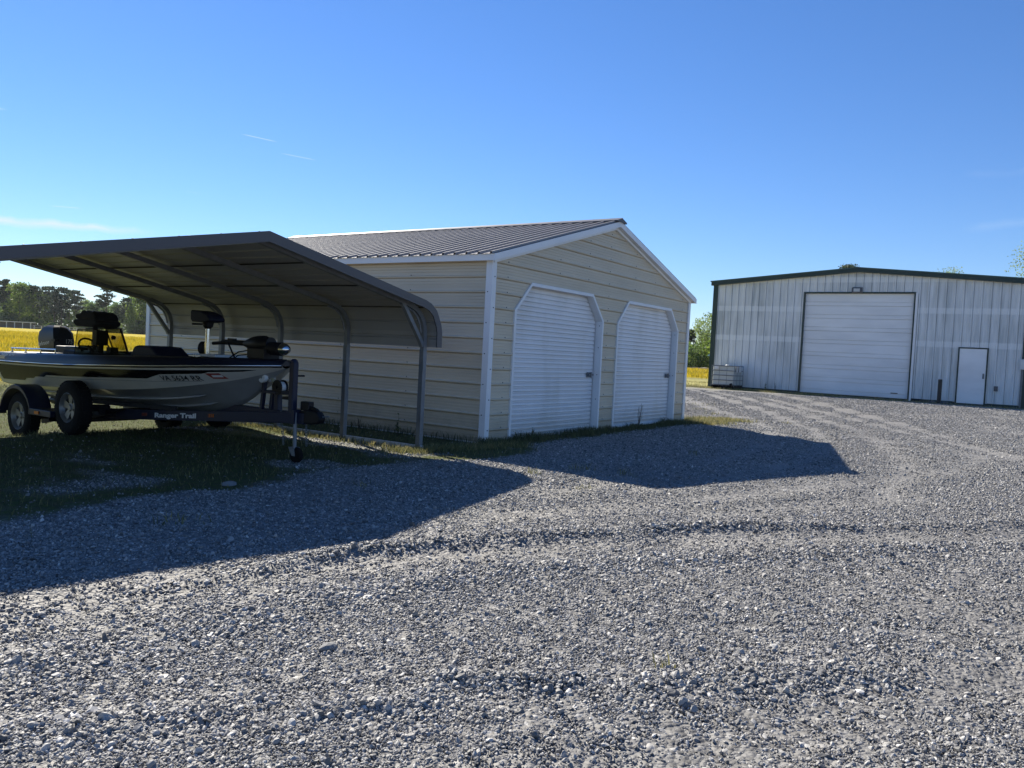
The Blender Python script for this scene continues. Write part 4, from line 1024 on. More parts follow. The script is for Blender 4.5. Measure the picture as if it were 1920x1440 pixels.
# ------------------------------------------------------------------ trailer
def build_trailer():
    t = empty('boat_trailer', (JX, JY+2.3, 0), 'navy tandem-axle boat trailer under the silver boat, with a raised tongue jack', 'trailer')
    def rail(b0, b1, name):
        p, q = tp(b0, -4.95, .185), tp(b1, -.02, .510); m_ = MB().bar(p, q, .06, .125); return m_.build(name, M['trailer'], t, bevel=.006)
    r1 = rail(-.80, -.075, 'frame_rail'); r2 = rail(.80, .075, 'frame_rail')
    MB().box(JX-.055, JX+.055, JY-.10, JY+1.5, .440, .567).build('tongue', M['trailer'], t, bevel=.006)
    for a in (-2.0, -2.95, -4.19):
        b = float(np.interp(a, [-4.95, -.02], [.80, .075])); z = float(np.interp(a, [-4.95, -.02], [.185, .51]))
        MB().bar(tp(-b, a, z-.01), tp(b, a, z-.01), .08, .07).build('cross_member', M['trailer'], t)
    for sg in (-1, 1):
        MB().bar(tp(sg*.42, -4.6, .40), tp(sg*.36, -1.9, .47), .09, .05).build('bunk', M['bunk'], t)
        for a, w, zr, r in ((-2.95, -.0, .415, .335), (-4.19, -.0, .21, .315)):
            zc = zr; b = sg*1.05
            c = tp(b, a, zc)
            ax = (sg, 0, 0)
            ty = MB().lathe(c, ax, [(-.082, .185), (-.088, .23), (-.082, r-.04), (-.062, r-.011), (-.03, r), (.03, r), (.062, r-.011), (.082, r-.04), (.088, .23), (.082, .185), (.06, .178), (-.06, .178)], 36, closed=True)
            # tread blocks
            for k in range(40):
                an = 2*pi*k/40
                for off_ in (-.046, 0, .046):
                    cc = Vector(c)+Vector((off_, 0, 0))+Vector((0, cos(an+off_), sin(an+off_)))*(r-.002)
                    tn = Vector((0, -sin(an+off_), cos(an+off_))); rd = Vector((0, cos(an+off_), sin(an+off_)))
                    ty.obox(cc, (.018, 0, 0), tn*.017, rd*.006)
            wh = MB().lathe(c, ax, [(-.04, .0), (-.04, .05), (.02, .05)], 12).build('wheel', M['rim_dark'], t)
            ty.build('tyre', M['rubber'], wh, smooth_angle=40)
            rim = MB().lathe(c, ax, [(.080, .190), (.084, .182), (.070, .172), (.045, .160), (.03, .150), (.03, .148), (-.05, .148)], 32)
            rim.lathe(c, ax, [(.055, .0), (.055, .032), (.04, .042), (.034, .06)], 20)
            for k in range(5):
                an = 2*pi*k/5+.3
                rd = Vector((0, cos(an), sin(an))); tn = Vector((0, -sin(an), cos(an))); cc = Vector(c)+Vector((sg*.036, 0, 0))
                rim.add([cc+rd*.045+tn*.032, cc+rd*.045-tn*.032, cc+rd*.152-tn*.050+Vector((sg*.008, 0, 0)), cc+rd*.152+tn*.050+Vector((sg*.008, 0, 0)),
                         cc+rd*.045+tn*.028-Vector((sg*.03, 0, 0)), cc+rd*.045-tn*.028-Vector((sg*.03, 0, 0)), cc+rd*.152-tn*.044-Vector((sg*.02, 0, 0)), cc+rd*.152+tn*.044-Vector((sg*.02, 0, 0))],
                        [(0, 1, 2, 3), (0, 4, 5, 1), (1, 5, 6, 2), (2, 6, 7, 3), (3, 7, 4, 0)])
            rim.build('rim', M['rim'], wh, smooth_angle=35)
            MB().tube([tp(sg*.60, a, zc-.02), tp(sg*.98, a, zc)], .045, 8).build('hub', M['black_plastic'], wh)
        # fender over the rear wheel, flat step to the front wheel
        f = MB(); c = Vector(tp(sg*1.05, -4.19, .225)); rows = []
        for k in range(15):
            an = R_(178-k*12.0)     # from aft over the top, forward end lower
            rr = .395
            y, z = c.y-cos(an)*rr*1.06, c.z+sin(an)*rr
            rows.append([(JX+sg*.90, y, z), (JX+sg*.92, y, z+.006), (JX+sg*1.165, y, z+.004), (JX+sg*1.175, y, z-.004), (JX+sg*1.175, y-cos(an)*-.0, z-.045)])
        f.grid(rows)
        f.build('fender', M['trailer'], t, smooth_angle=35)
        stp = MB().box(JX+sg*1.05-.125, JX+sg*1.05+.125, JY+3.26, JY+3.82, .265, .345).build('fender_step', M['trailer'], t, bevel=.008)
        MB().box(JX+sg*1.18-.008, JX+sg*1.18+.008, JY+3.54, JY+3.64, .285, .322).build('marker_lamp', M['amber'], stp)
        MB().bar(tp(sg*.70, -3.55, .28), tp(sg*1.0, -3.55, .29), .05).build('step_bracket', M['trailer'], t)
        MB().box(JX+sg*1.02-.16, JX+sg*1.02+.10, JY+4.98, JY+5.02, .17, .29).build('tail_plate', M['trailer'], t)
        MB().box(JX+sg*.80-.02, JX+sg*.80+.02, JY+4.93, JY+4.98, .16, .66).build('guide_post', M['trailer'], t)
    for a, zc in ((-2.95, .395), (-4.19, .20)):
        MB().tube([tp(-.75, a, zc-.02), tp(-.5, a, zc-.06), tp(.5, a, zc-.06), tp(.75, a, zc-.02)], .05, square=True).build('axle', M['black_plastic'], t)
    for sg in (-1, 1):
        MB().prism([tp(sg*.62, -2.5, .42), tp(sg*.62, -4.6, .22), tp(sg*.62, -4.5, .06), tp(sg*.62, -4.19, .12), tp(sg*.62, -3.6, .14), tp(sg*.62, -2.95, .30)], (.05*sg, 0, 0)).build('spring_hanger', M['black_plastic'], t)
    # lettering and lamps on the starboard rail
    def onrail(a, dz, o=.038):
        b = np.interp(a, [-4.95, -.02], [-.80, -.075]); z = np.interp(a, [-4.95, -.02], [.185, .51]); return tp(b-o, a, z+dz)
    fn = lambda u, v: onrail(-2.20+u, -.028+v)
    lettering('rail_lettering', 'Ranger Trail', .078, fn, M['decal_white'], r1, xs=1.82, bold=.0035)
    for a, nm, mt_ in ((-2.38, 'side_lamp', 'red_lens'), (-1.26, 'side_lamp', 'amber'), (-2.95, 'side_lamp', 'red_lens')):
        p = Vector(onrail(a, 0.005, .030)); d = (Vector(onrail(a+.1, 0))-Vector(onrail(a, 0))).normalized()
        lm_ = MB().obox(p, d*.045, (.010, 0, 0), (0, 0, .020)).build(nm, M[mt_], t, bevel=.004)
        for k in (-1, 0, 1) if nm and a > -1.5 else (): MB().obox(p+d*.03*k+Vector((-.012, 0, 0)), d*.006, (.003, 0, 0), (0, 0, .018)).build('lens_rib', M['red_lens'], lm_)
    MB().bar(tp(0, -2.2, .445), tp(0, -.05, .56-.03), .04, .03).build('bow_channel', M['trailer'], t)
    # winch post
    wp = MB().bar(tp(0, -.40, .56), tp(0, -.42, .80), .07).bar(tp(-.06, -.62, .56), tp(-.06, -.58, .90), .045, .045).bar(tp(.0, -.52, .56), tp(.0, -.50, .76), .05).box(JX-.09, JX+.07, JY+.36, JY+.62, .755, .785)
    w_ = wp.build('winch_post', M['trailer'], t, bevel=.005)
    MB().lathe(tp(-.13, -.56, .935), (1, 0, 0), [(0, .012), (0, .058), (.02, .062), (.055, .052), (.06, .03), (.10, .03), (.105, .052), (.14, .062), (.16, .058), (.16, .012)], 20).build('bow_roller', M['roller'], w_, smooth_angle=40)
    MB().lathe(tp(-.07, -.36, .835), (1, 0, 0), [(0, .02), (0, .085), (.012, .085), (.012, .05), (.09, .05), (.09, .085), (.102, .085), (.102, .02)], 20).box(JX-.085, JX+.05, JY+.26, JY+.42, .755, .80).build('winch', M['black_plastic'], w_, smooth_angle=40)
    MB().lathe(tp(-.056, -.36, .835), (1, 0, 0), [(0, .064), (.074, .064)], 20).build('strap_roll', M['roller'], w_, smooth_angle=40)
    MB().bar(tp(-.05, -.42, .875), tp(-.0, -.55, .96), .045, .012).build('winch_strap', M['strap'], w_)
    MB().bar(tp(.08, -.31, .80), tp(.08, -.245, .985), .03, .014).tube([tp(.08, -.25, .975), tp(.24, -.25, .975)], .012, 8).box(JX-.05, JX+.06, JY+.17, JY+.28, .70, .735).build('winch_handle', M['black_plastic'], w_)
    # coupler and lever
    cp_ = MB().prism([tp(-.05, .0, .46), tp(-.05, .0, .585), tp(-.05, .16, .615), tp(-.05, .30, .60), tp(-.05, .36, .53), tp(-.05, .33, .47), tp(-.05, .2, .445)], (.10, 0, 0)).build('coupler', M['black_plastic'], t, bevel=.02)
    MB().bar(tp(0, .10, .655), tp(0, .26, .615), .04, .03).bar(tp(0, .26, .615), tp(0, .34, .545), .035, .026).box(JX-.04, JX+.04, JY-.16, JY-.02, .60, .70).build('latch_lever', M['black_plastic'], cp_, bevel=.008)
    MB().tube([tp(0, .335, .545), tp(0, .45, .56)], .008, 6).build('latch_pin', M['galv'], cp_)
    # tongue jack
    jk = MB().obox(tp(-.075, -.07, .86), (.0375, 0, 0), (0, .04, 0), (0, 0, .285)).lathe(tp(-.075, -.07, 1.145), (0, 0, 1), [(0, .042), (.02, .038), (.032, .02), (.034, 0)], 14)
    j = jk.build('tongue_jack', M['trailer'], t, bevel=.012)
    MB().tube([tp(-.075, -.02, .57), tp(-.075, -.005, .14)], .022, 10).build('inner_tube', M['galv'], j, smooth_angle=50)
    MB().bar(tp(-.11, -.05, .52), tp(-.0, -.05, .52), .10, .16).build('jack_bracket', M['trailer'], j)
    MB().lathe(tp(-.105, .03, .088), (1, 0, 0), [(0, 0), (0, .062), (.006, .084), (.018, .09), (.042, .09), (.054, .084), (.06, .062), (.06, 0)], 22).build('caster_wheel', M['rubber'], j, smooth_angle=40)
    MB().prism([tp(-.12, -.06, .165), tp(-.12, .03, .165), tp(-.12, .05, .08), tp(-.12, .0, .08)], (.008, 0, 0)).prism([tp(-.038, -.06, .165), tp(-.038, .03, .165), tp(-.038, .05, .08), tp(-.038, .0, .08)], (.008, 0, 0)).box(JX-.12, JX-.03, JY-.03, JY+.06, .16, .175).build('caster_fork', M['galv'], j)
    # safety chains
    for b, a0, a1, low in ((-.068, -.26, -.20, .20), (.055, .02, .05, .20)):
        n = 13
        for k in range(n):
            s = k/(n-1); z = .56-(.56-low)*s; a = a0+(a1-a0)*s
            ring_ = []
            for q in range(9):
                an = 2*pi*q/8
                u = .011*cos(an); v = .021*sin(an)
                ring_.append(tp(b-.006+(u if k % 2 else 0), a+(0 if k % 2 else u), z+v))
            ch = MB().tube(ring_, .0035, 5, caps=False)
            ch.build('chain_link', M['galv'], t)
    return t
build_trailer()

# ------------------------------------------------------------------ tote tank, bollard, small things by the barn
def build_tote():
    x0, x1, y0, y1, z0 = 24.35, 25.52, 4.46, 5.46, .30
    g = empty('tote_tank', ((x0+x1)/2, (y0+y1)/2, z0), 'caged milky plastic tote tank on a pallet at the left corner of the barn', 'tank')
    MB().box(x0+.03, x1-.03, y0+.03, y1-.03, z0+.14, z0+.99).lathe(((x0+x1)/2, (y0+y1)/2, z0+.99), (0, 0, 1), [(0, .11), (.05, .11), (.05, 0)], 18).build('bottle', M['poly'], g, bevel=.05, seg=3)
    p = MB()
    for yy in (y0+.05, (y0+y1)/2, y1-.05): p.box(x0+.01, x1-.01, yy-.05, yy+.05, z0-.02, z0+.10)
    p.box(x0, x1, y0, y1, z0+.10, z0+.13); p.build('pallet', M['black_plastic'], g)
    for k in range(5):
        z = z0+.16+k*.205
        r = .017 if k < 4 else .020
        MB().tube([(x0, y0, z), (x1, y0, z), (x1, y1, z), (x0, y1, z), (x0, y0, z)], r, 6).build('cage_hoop', M['galv'], g)
    for xx, yy in [(x0, y0), (x0, y1), (x1, y0), (x1, y1)]+[(x0, y0+.33), (x0, y0+.66), (x0+.38, y0), (x0+.78, y0)]:
        MB().tube([(xx-.004 if xx == x0 else xx, yy-.004 if yy == y0 else yy, z0+.10), (xx-.004 if xx == x0 else xx, yy-.004 if yy == y0 else yy, z0+1.0)], .011 if (xx, yy) in [(x0, y0), (x0, y1), (x1, y0), (x1, y1)] else .007, 6).build('cage_upright', M['galv'], g)
    MB().box(x0-.022, x0-.014, y1-.30, y1-.12, z0+.83, z0+.96).build('label_plate', M['label_white'], g)
    MB().box(x0+.22, x0+.40, y0-.024, y0-.016, z0+.72, z0+.97).box(x0+.55, x0+.85, y0-.024, y0-.016, z0+.72, z0+.97).build('side_label', M['label_white'], g)
    MB().lathe((x0-.02, y0+.10, z0+.19), (-1, 0, 0), [(0, .06), (.06, .05), (.10, .05), (.10, 0)], 14).build('outlet_valve', M['black_plastic'], g)
build_tote()
def build_bollard():
    g = empty('guard_post', (25.35, -3.3, .27), 'dark weathered wooden post standing left of the barn entry door', 'post')
    MB().box(25.28, 25.42, -3.365, -3.235, .2, 1.20).build('post', M['wood_dark'], g, bevel=.012)
    m = MB(); r = random.Random(4)
    for k in range(7):
        a = r.uniform(-.34, .30); m.lathe((25.2+r.uniform(-.08, .05), -3.3+a, .27), (r.uniform(-.4, .4), r.uniform(-.3, .3), 1), [(0, .09), (.04, .085), (.08, .05), (.095, 0)], 8)
    m.build('stone_heap', M['concrete'], g)
build_bollard()
tag(MB().obox((23.2, -1.3, .27), (.18, .05, 0), (-.02, .05, 0), (0, 0, .02)).build('scrap_board', M['log']), 'small pale scrap of board lying on gravel before the overhead door', 'scrap')

# ------------------------------------------------------------------ loose gravel (instanced stones)
def build_gravel():
    n = 900000
    # candidates in a wide fan round the camera, denser close by
    u = rng.random(n*2); dist = (1.6**.62+u*(34**.62-1.6**.62))**(1/.62)
    ang = rng.uniform(-.82, .82, n*2)+math.atan2(.5583, .8296)
    x = CAM.x+np.cos(ang)*dist; y = CAM.y+np.sin(ang)*dist
    g, f, dry = masks(x, y)
    keep = (rng.random(n*2) < g**2*.98+.01*(f < .1)) & ~((x > -.05) & (x < GW+.1) & (y > -.02) & (y < GL)) & (x < 25.2)
    rut = np.minimum.reduce([polydist(x, y, r[0]) for r in RUTS])
    keep &= rng.random(n*2) > .82*np.exp(-(rut/.30)**2)*(.7+.5*vnoise(x*1.3, y*1.3, 88))
    clump = fbm(x*.9, y*.9, 60, 3)
    keep &= rng.random(n*2) < .80+clump*1.9
    x, y, dist = x[keep][:n], y[keep][:n], dist[keep][:n]; n = len(x)
    sz = rng.lognormal(-5.48, .40, n)*np.clip(.84+dist*.052, .85, 2.2)
    big = rng.random(n) < .008; sz[big] *= 1.8
    for pts, w, a in TRACKS:
        q = polydist(x, y, pts); sz *= 1+.35*np.exp(-(q/(w*1.6))**2)
    sz = np.clip(sz, .0024, .021)
    z = H(x, y)+sz*.28
    sc = np.stack([sz*rng.uniform(.8, 1.5, n), sz*rng.uniform(.7, 1.1, n), sz*rng.uniform(.42, .8, n)], 1)
    rot = np.stack([rng.normal(0, .55, n), rng.normal(0, .55, n), rng.uniform(0, 6.28, n)], 1)
    me = bpy.data.meshes.new('loose_gravel'); me.vertices.add(n)
    me.vertices.foreach_set('co', np.stack([x, y, z], 1).astype(np.float32).ravel())
    for nm, d in (('sc', sc), ('rot', rot)):
        at = me.attributes.new(nm, 'FLOAT_VECTOR', 'POINT'); at.data.foreach_set('vector', d.astype(np.float32).ravel())
    me.update()
    o = bpy.data.objects.new('loose_gravel', me); COL.objects.link(o); tag(o, kind='stuff')
    ng = bpy.data.node_groups.new('scatter_stones', 'GeometryNodeTree')
    ng.interface.new_socket('Geometry', in_out='INPUT', socket_type='NodeSocketGeometry')
    ng.interface.new_socket('Geometry', in_out='OUTPUT', socket_type='NodeSocketGeometry')
    N, L = ng.nodes, ng.links
    gi = N.new('NodeGroupInput'); go = N.new('NodeGroupOutput')
    jn = N.new('GeometryNodeJoinGeometry')
    for k in range(7):
        ico = N.new('GeometryNodeMeshIcoSphere'); ico.inputs['Radius'].default_value = 1.0; ico.inputs['Subdivisions'].default_value = 2
        pos = N.new('GeometryNodeInputPosition'); ns = N.new('ShaderNodeTexNoise'); ns.noise_dimensions = '4D'
        ns.inputs['W'].default_value = k*7.3; ns.inputs['Scale'].default_value = .75; ns.inputs['Detail'].default_value = 1.0
        L.new(pos.outputs[0], ns.inputs['Vector'])
        sb = N.new('ShaderNodeVectorMath'); sb.operation = 'SUBTRACT'; sb.inputs[1].default_value = (.5, .5, .5)
        L.new(ns.outputs['Color'], sb.inputs[0])
        ml = N.new('ShaderNodeVectorMath'); ml.operation = 'SCALE'; ml.inputs['Scale'].default_value = 1.9; L.new(sb.outputs[0], ml.inputs[0])
        sp = N.new('GeometryNodeSetPosition'); L.new(ico.outputs[0], sp.inputs['Geometry']); L.new(ml.outputs[0], sp.inputs['Offset'])
        sm = N.new('GeometryNodeSetMaterial'); sm.inputs['Material'].default_value = M['stone']; L.new(sp.outputs[0], sm.inputs[0])
        gt = N.new('GeometryNodeGeometryToInstance'); L.new(sm.outputs[0], gt.inputs[0]); L.new(gt.outputs[0], jn.inputs[0])
    ip = N.new('GeometryNodeInstanceOnPoints'); ip.inputs['Pick Instance'].default_value = True
    L.new(gi.outputs[0], ip.inputs['Points']); L.new(jn.outputs[0], ip.inputs['Instance'])
    def na(nm):
        a = N.new('GeometryNodeInputNamedAttribute'); a.data_type = 'FLOAT_VECTOR'; a.inputs[0].default_value = nm; return a.outputs[0]
    rv = N.new('FunctionNodeRandomValue'); rv.data_type = 'INT'
    rv.inputs[4].default_value = 0; rv.inputs[5].default_value = 6
    L.new(rv.outputs[2], ip.inputs['Instance Index'])
    er = N.new('FunctionNodeEulerToRotation'); L.new(na('rot'), er.inputs[0]); L.new(er.outputs[0], ip.inputs['Rotation'])
    L.new(na('sc'), ip.inputs['Scale'])
    L.new(ip.outputs[0], go.inputs[0])
    md = o.modifiers.new('scatter', 'NODES'); md.node_group = ng
    me.materials.append(M['stone'])
build_gravel()

# ------------------------------------------------------------------ grass
def blades(x, y, h, w, tint, lean=.5, name='grass', mat='grass', z=None):
    n = len(x); z = H(x, y)-.004 if z is None else z
    a = rng.uniform(0, 6.283, n); dx, dy = np.cos(a), np.sin(a)
    la = rng.uniform(0, 6.283, n); ln = h*lean*rng.random(n)
    lx, ly = np.cos(la)*ln, np.sin(la)*ln
    P = np.zeros((n, 5, 3))
    for k, (t, wd) in enumerate(((0, -1), (0, 1), (.55, -.8), (.55, .8), (1, 0))):
        P[:, k, 0] = x+dx*w*wd*.5+lx*t*t; P[:, k, 1] = y+dy*w*wd*.5+ly*t*t; P[:, k, 2] = z+h*t*(1-.12*lean*t)
    base = (np.arange(n)*5)[:, None]
    F = np.concatenate([base+np.array([[0, 1, 3]]), base+np.array([[0, 3, 2]]), base+np.array([[2, 3, 4]])])
    T = np.repeat(tint, 5).reshape(n, 5)+np.array([-.08, -.08, 0, 0, .08])
    o = np_mesh(name, P.reshape(-1, 3), F, M[mat], attrs={'tint': ('FLOAT', np.clip(T, 0, 1).ravel().astype(np.float32))})
    return tag(o, kind='stuff')
def inside(x, y): return (x > -.03) & (x < GW+.03) & (y > -.03) & (y < GL+.03)
def build_grass():
    # sparse green weeds under and round the carport
    n = 260000
    x = rng.uniform(-11.5, 0.6, n); y = rng.uniform(-1.6, 14, n)
    g, f, dry = masks(x, y)
    p = (1-g)**1.5*(.35+1.2*np.clip(fbm(x*1.5, y*1.5, 91, 3)+.35, 0, 1))*np.where(y > 4, .55, 1.0)
    k = (rng.random(n) < p*.42) & ~inside(x, y); x, y, dry = x[k], y[k], dry[k]
    n = len(x); h = rng.uniform(.015, .060, n)*(1+.6*(fbm(x*.9, y*.9, 14, 2) > .10)); tint = np.clip(rng.normal(.38, .24, n)+dry*.35, 0, 1)
    blades(x, y, h, rng.uniform(.004, .010, n), tint, .9, 'weedy_grass')
    # taller fringe along the garage front and side
    n = 11500
    x = np.concatenate([rng.uniform(-.15, 8.3, n), -np.abs(rng.normal(0, .10, n//3))]); y = np.concatenate([-np.abs(rng.normal(0, .19, n))-.02, rng.uniform(-.2, 5, n//3)])
    keep = rng.random(len(x)) < (.35+1.3*np.clip(fbm(x*1.4, y*.5, 44, 3)+.35, 0, 1))*np.where(y > 0, .22, 1.0); x, y = x[keep], y[keep]; n = len(x)
    h = rng.uniform(.03, .15, n)*np.exp(-np.abs(y)*1.4*(y < 0))*(.55+1.0*vnoise(x*2.3, x*0, 5)); tint = np.clip(rng.normal(.33, .17, n), 0, 1)
    blades(x, y, h, rng.uniform(.005, .011, n), tint, .7, 'fringe_grass')
    # pale dry strip at the right corner, along the barn, and tufts in the gravel edge
    xs, ys = [], []
    m = 9000; xs.append(rng.uniform(7.4, 10.0, m)); ys.append(rng.normal(-.35, .28, m))
    m = 22000; xs.append(rng.uniform(24.0, 25.75, m)); ys.append(rng.uniform(-7.0, 7.6, m))
    m = 30000; xs.append(rng.uniform(9, 34, m)); ys.append(rng.uniform(6.2, 16, m))
    x = np.concatenate(xs); y = np.concatenate(ys)
    p = np.clip(.5+fbm(x*.9, y*.9, 33, 3)*2.2, 0, 1)*np.where((x > 23) & (y < 6), np.clip(.25+(y+2)*.1, .12, .9), 1); k = (rng.random(len(x)) < p) & ~((x > BX-.03) & (np.abs(y) < 6.1)); x, y = x[k], y[k]; n = len(x)
    blades(x, y, rng.uniform(.03, .12, n), rng.uniform(.008, .018, n), np.clip(rng.normal(.72, .2, n), 0, 1), .9, 'dry_grass')
    # tufts along the sunlit strip beside the carport rail
    n = 2600; t = rng.random(n); x = -1.9+t*2.2+rng.normal(0, .16, n); y = .1-.55*t+rng.normal(0, .14, n)
    x2 = rng.uniform(-1.75, -1.4, 1600); y2 = rng.uniform(-.3, 4.5, 1600); x = np.r_[x, x2]; y = np.r_[y, y2]; # stray weeds coming up through the stones
    for cx, cy, m_, sp in ((-1.2, -2.3, 40, .10), (-1.9, -2.1, 30, .08), (-1.0, -2.8, 22, .07), (-2.3, -3.0, 16, .06), (9.6, -.9, 90, .25), (11.2, .6, 80, .22), (12.6, 1.4, 60, .2), (10.4, -1.6, 30, .12), (14.5, 2.2, 60, .3), (-4.0, -1.5, 26, .10), (-6.1, -1.7, 30, .12), (-7.4, -1.5, 26, .1), (-6.35, -5.62, 10, .03), (1.8, -2.6, 20, .08)):
        x = np.r_[x, rng.normal(cx, sp, m_)]; y = np.r_[y, rng.normal(cy, sp*.8, m_)]
    k = ~inside(x, y); x, y = x[k], y[k]; n = len(x)
    blades(x, y, rng.uniform(.03, .11, n), rng.uniform(.005, .011, n), np.clip(rng.normal(.6, .2, n), 0, 1), .9, 'tuft_grass')
    # meadow in bloom
    n = 230000; u = rng.random(n); d = (18**.55+u*(150**.55-18**.55))**(1/.55)
    ang = math.atan2(.5583, .8296)+rng.uniform(-.28, .80, n)
    x = CAM.x+np.cos(ang)*d; y = CAM.y+np.sin(ang)*d; g, f, dry = masks(x, y)
    k = (rng.random(n) < f*.95) & ~inside(x, y) & ~((x > BX-1) & (x < BX+19) & (np.abs(y) < 7)); x, y, d = x[k], y[k], d[k]; n = len(x)
    tint = np.clip(rng.normal(.66, .25, n)+fbm(x*.12, y*.12, 70, 3)*.9, 0, 1)
    blades(x, y, rng.uniform(.16, .38, n)*(1+d*.002), rng.uniform(.016, .034, n)*(1+d*.012), tint, .6, 'meadow_flowers', 'bloom')
build_grass()

def weed(x, y, label, h, kind, seed, group=None):
    r = random.Random(seed); z = Hs(x, y)-.01
    g = empty('weed', (x, y, z), label, 'weed', group)
    st = MB(); lv = []; LF = []
    n = {'stalky': 5, 'leafy': 3, 'spray': 8}[kind]
    V = []; F = []; T = []
    for k in range(n):
        a = r.uniform(0, 6.28); sp = r.uniform(.05, .45) if kind != 'leafy' else r.uniform(.05, .25)
        hh = h*r.uniform(.6, 1.0); p = []
        for i in range(6):
            t = i/5; p.append((x+cos(a)*sp*hh*t**1.4, y+sin(a)*sp*.4*hh*t**1.4-.01, z+hh*t))
        st.tube(p, [.0045, .004, .0035, .003, .0025, .0015], 5)
        for i in range(10 if kind == 'leafy' else 5):
            t = r.uniform(.25, 1.0); j = min(int(t*5), 4); q = Vector(p[j]).lerp(Vector(p[j+1]), t*5-j)
            an = r.uniform(0, 6.28); L = (h*.22 if kind == 'leafy' else h*.10)*r.uniform(.6, 1.1); w = L*(.32 if kind == 'leafy' else .14)
            d = Vector((cos(an), sin(an)*.7, r.uniform(-.1, .6))).normalized(); s = d.cross(Vector((0, 0, 1))).normalized()
            b = len(V); V += [q, q+d*L*.5+s*w, q+d*L, q+d*L*.5-s*w]; F.append((b, b+1, b+2, b+3)); T += [r.uniform(.1, .6)]*4
    st.build('stem', M['bark'], g, smooth_angle=60)
    o = off(g); np_mesh('leaf_spray', np.array([[v.x-o.x, v.y-o.y, v.z-o.z] for v in V]), np.array(F), M['leaf_mid'], g, attrs={'tint': ('FLOAT', np.array(T, np.float32))})
weed(5.15, -.10, 'tall thin stalky weed in front of the second roll-up door', .56, 'spray', 2)
weed(1.15, -.12, 'small broad-leaved weed at the foot of the first roll-up door', .24, 'leafy', 5)
weed(-.30, 1.45, 'leafy weed against the tan side wall behind the front carport post', .36, 'leafy', 8)
weed(-.22, 2.35, 'thin twiggy weed against the tan side wall between two carport posts', .26, 'stalky', 9)
weed(-.20, 4.30, 'drooping weed by the tan side wall beyond the trailer coupler', .34, 'stalky', 10)
weed(25.55, 3.45, 'dark bushy weed at the foot of the barn wall', .42, 'leafy', 12)
weed(25.60, 3.05, 'thin leaning weed at the barn wall beside the overhead door', .5, 'stalky', 13)
def rock(x, y, r, label, seed):
    rr = random.Random(seed); z = Hs(x, y)
    mb = MB(); rows = []
    for i in range(6):
        ph = -pi/2+pi*i/5; row = []
        for k in range(11):
            th = 2*pi*(k % 10)/10; q = random.Random(seed*100+i*10+(k % 10)).uniform(.8, 1.15) if 0 < i < 5 else 1
            row.append((x+r*1.5*cos(ph)*cos(th)*q, y+r*cos(ph)*sin(th)*q, z+r*.30+r*.6*sin(ph)*q))
        rows.append(row)
    tag(mb.grid(rows).build('rock', M['concrete_light']), label, 'rock')
M['concrete_light'] = paint('pale_rock', (.20, .20, .20), .85, bump=.5, scale=14)
rock(-4.95, -.68, .05, 'fist-sized grey rock in the shaded grass edge below the trailer tongue', 3)
rock(-7.15, -4.35, .035, 'pale angular stone on the gravel in the left foreground', 4)

# ------------------------------------------------------------------ trees
def leafy(name_seed, H_, Rr, n, leaf, shape, gap=.25, flat=.75):
    """positions of leaf faces clustered into clumps inside a crown outline"""
    r = np.random.default_rng(name_seed)
    nc = max(14, int(n/42)); C = []
    while len(C) < nc:
        t = r.random(); a = r.uniform(0, 6.283)
        if shape == 'pine': t = .38+.62*r.random()**.8; rad = Rr*(1.05-t)*1.5*(.55+.45*r.random()) if t > .5 else Rr*.75*r.random()
        elif shape == 'top': t = .55+.45*r.random(); rad = Rr*math.sqrt(max(0, 1-((t-.74)/.28)**2))*r.random()**.4
        elif shape == 'bush': rad = Rr*math.sqrt(max(0, 1-((t-.35)/.68)**2))*r.random()**.45
        else:
            t = .14+.86*t; rad = Rr*math.sqrt(max(0, 1-((t-.56)/.46)**2))*r.random()**.42
        C.append((rad*cos(a), rad*sin(a), t*H_))
    C = np.array(C); per = n//nc; cs = Rr*(.16 if shape == 'pine' else .20)
    ctone = r.normal(0, .16, nc)
    P = (C[:, None, :]+np.clip(r.normal(0, 1, (nc, per, 3)), -1.6, 1.6)*np.array([cs, cs, cs*(.32 if shape in ('pine', 'top') else flat)])).reshape(-1, 3)
    T = np.clip(.5+np.repeat(ctone, per)+r.normal(0, .15, len(P)), 0, 1)
    m = len(P); a = r.normal(0, 1, (m, 3)); a /= np.linalg.norm(a, axis=1)[:, None]
    b = np.cross(a, r.normal(0, 1, (m, 3))); b /= np.linalg.norm(b, axis=1)[:, None]
    s = leaf*r.uniform(.6, 1.3, (m, 1))
    V = np.stack([P-a*s, P-b*s*.55, P+a*s, P+b*s*.55], 1).reshape(-1, 3)
    F = np.arange(m*4).reshape(m, 4)
    V[:, 2] = np.maximum(V[:, 2], .05)
    return V, F, np.repeat(T, 4), C
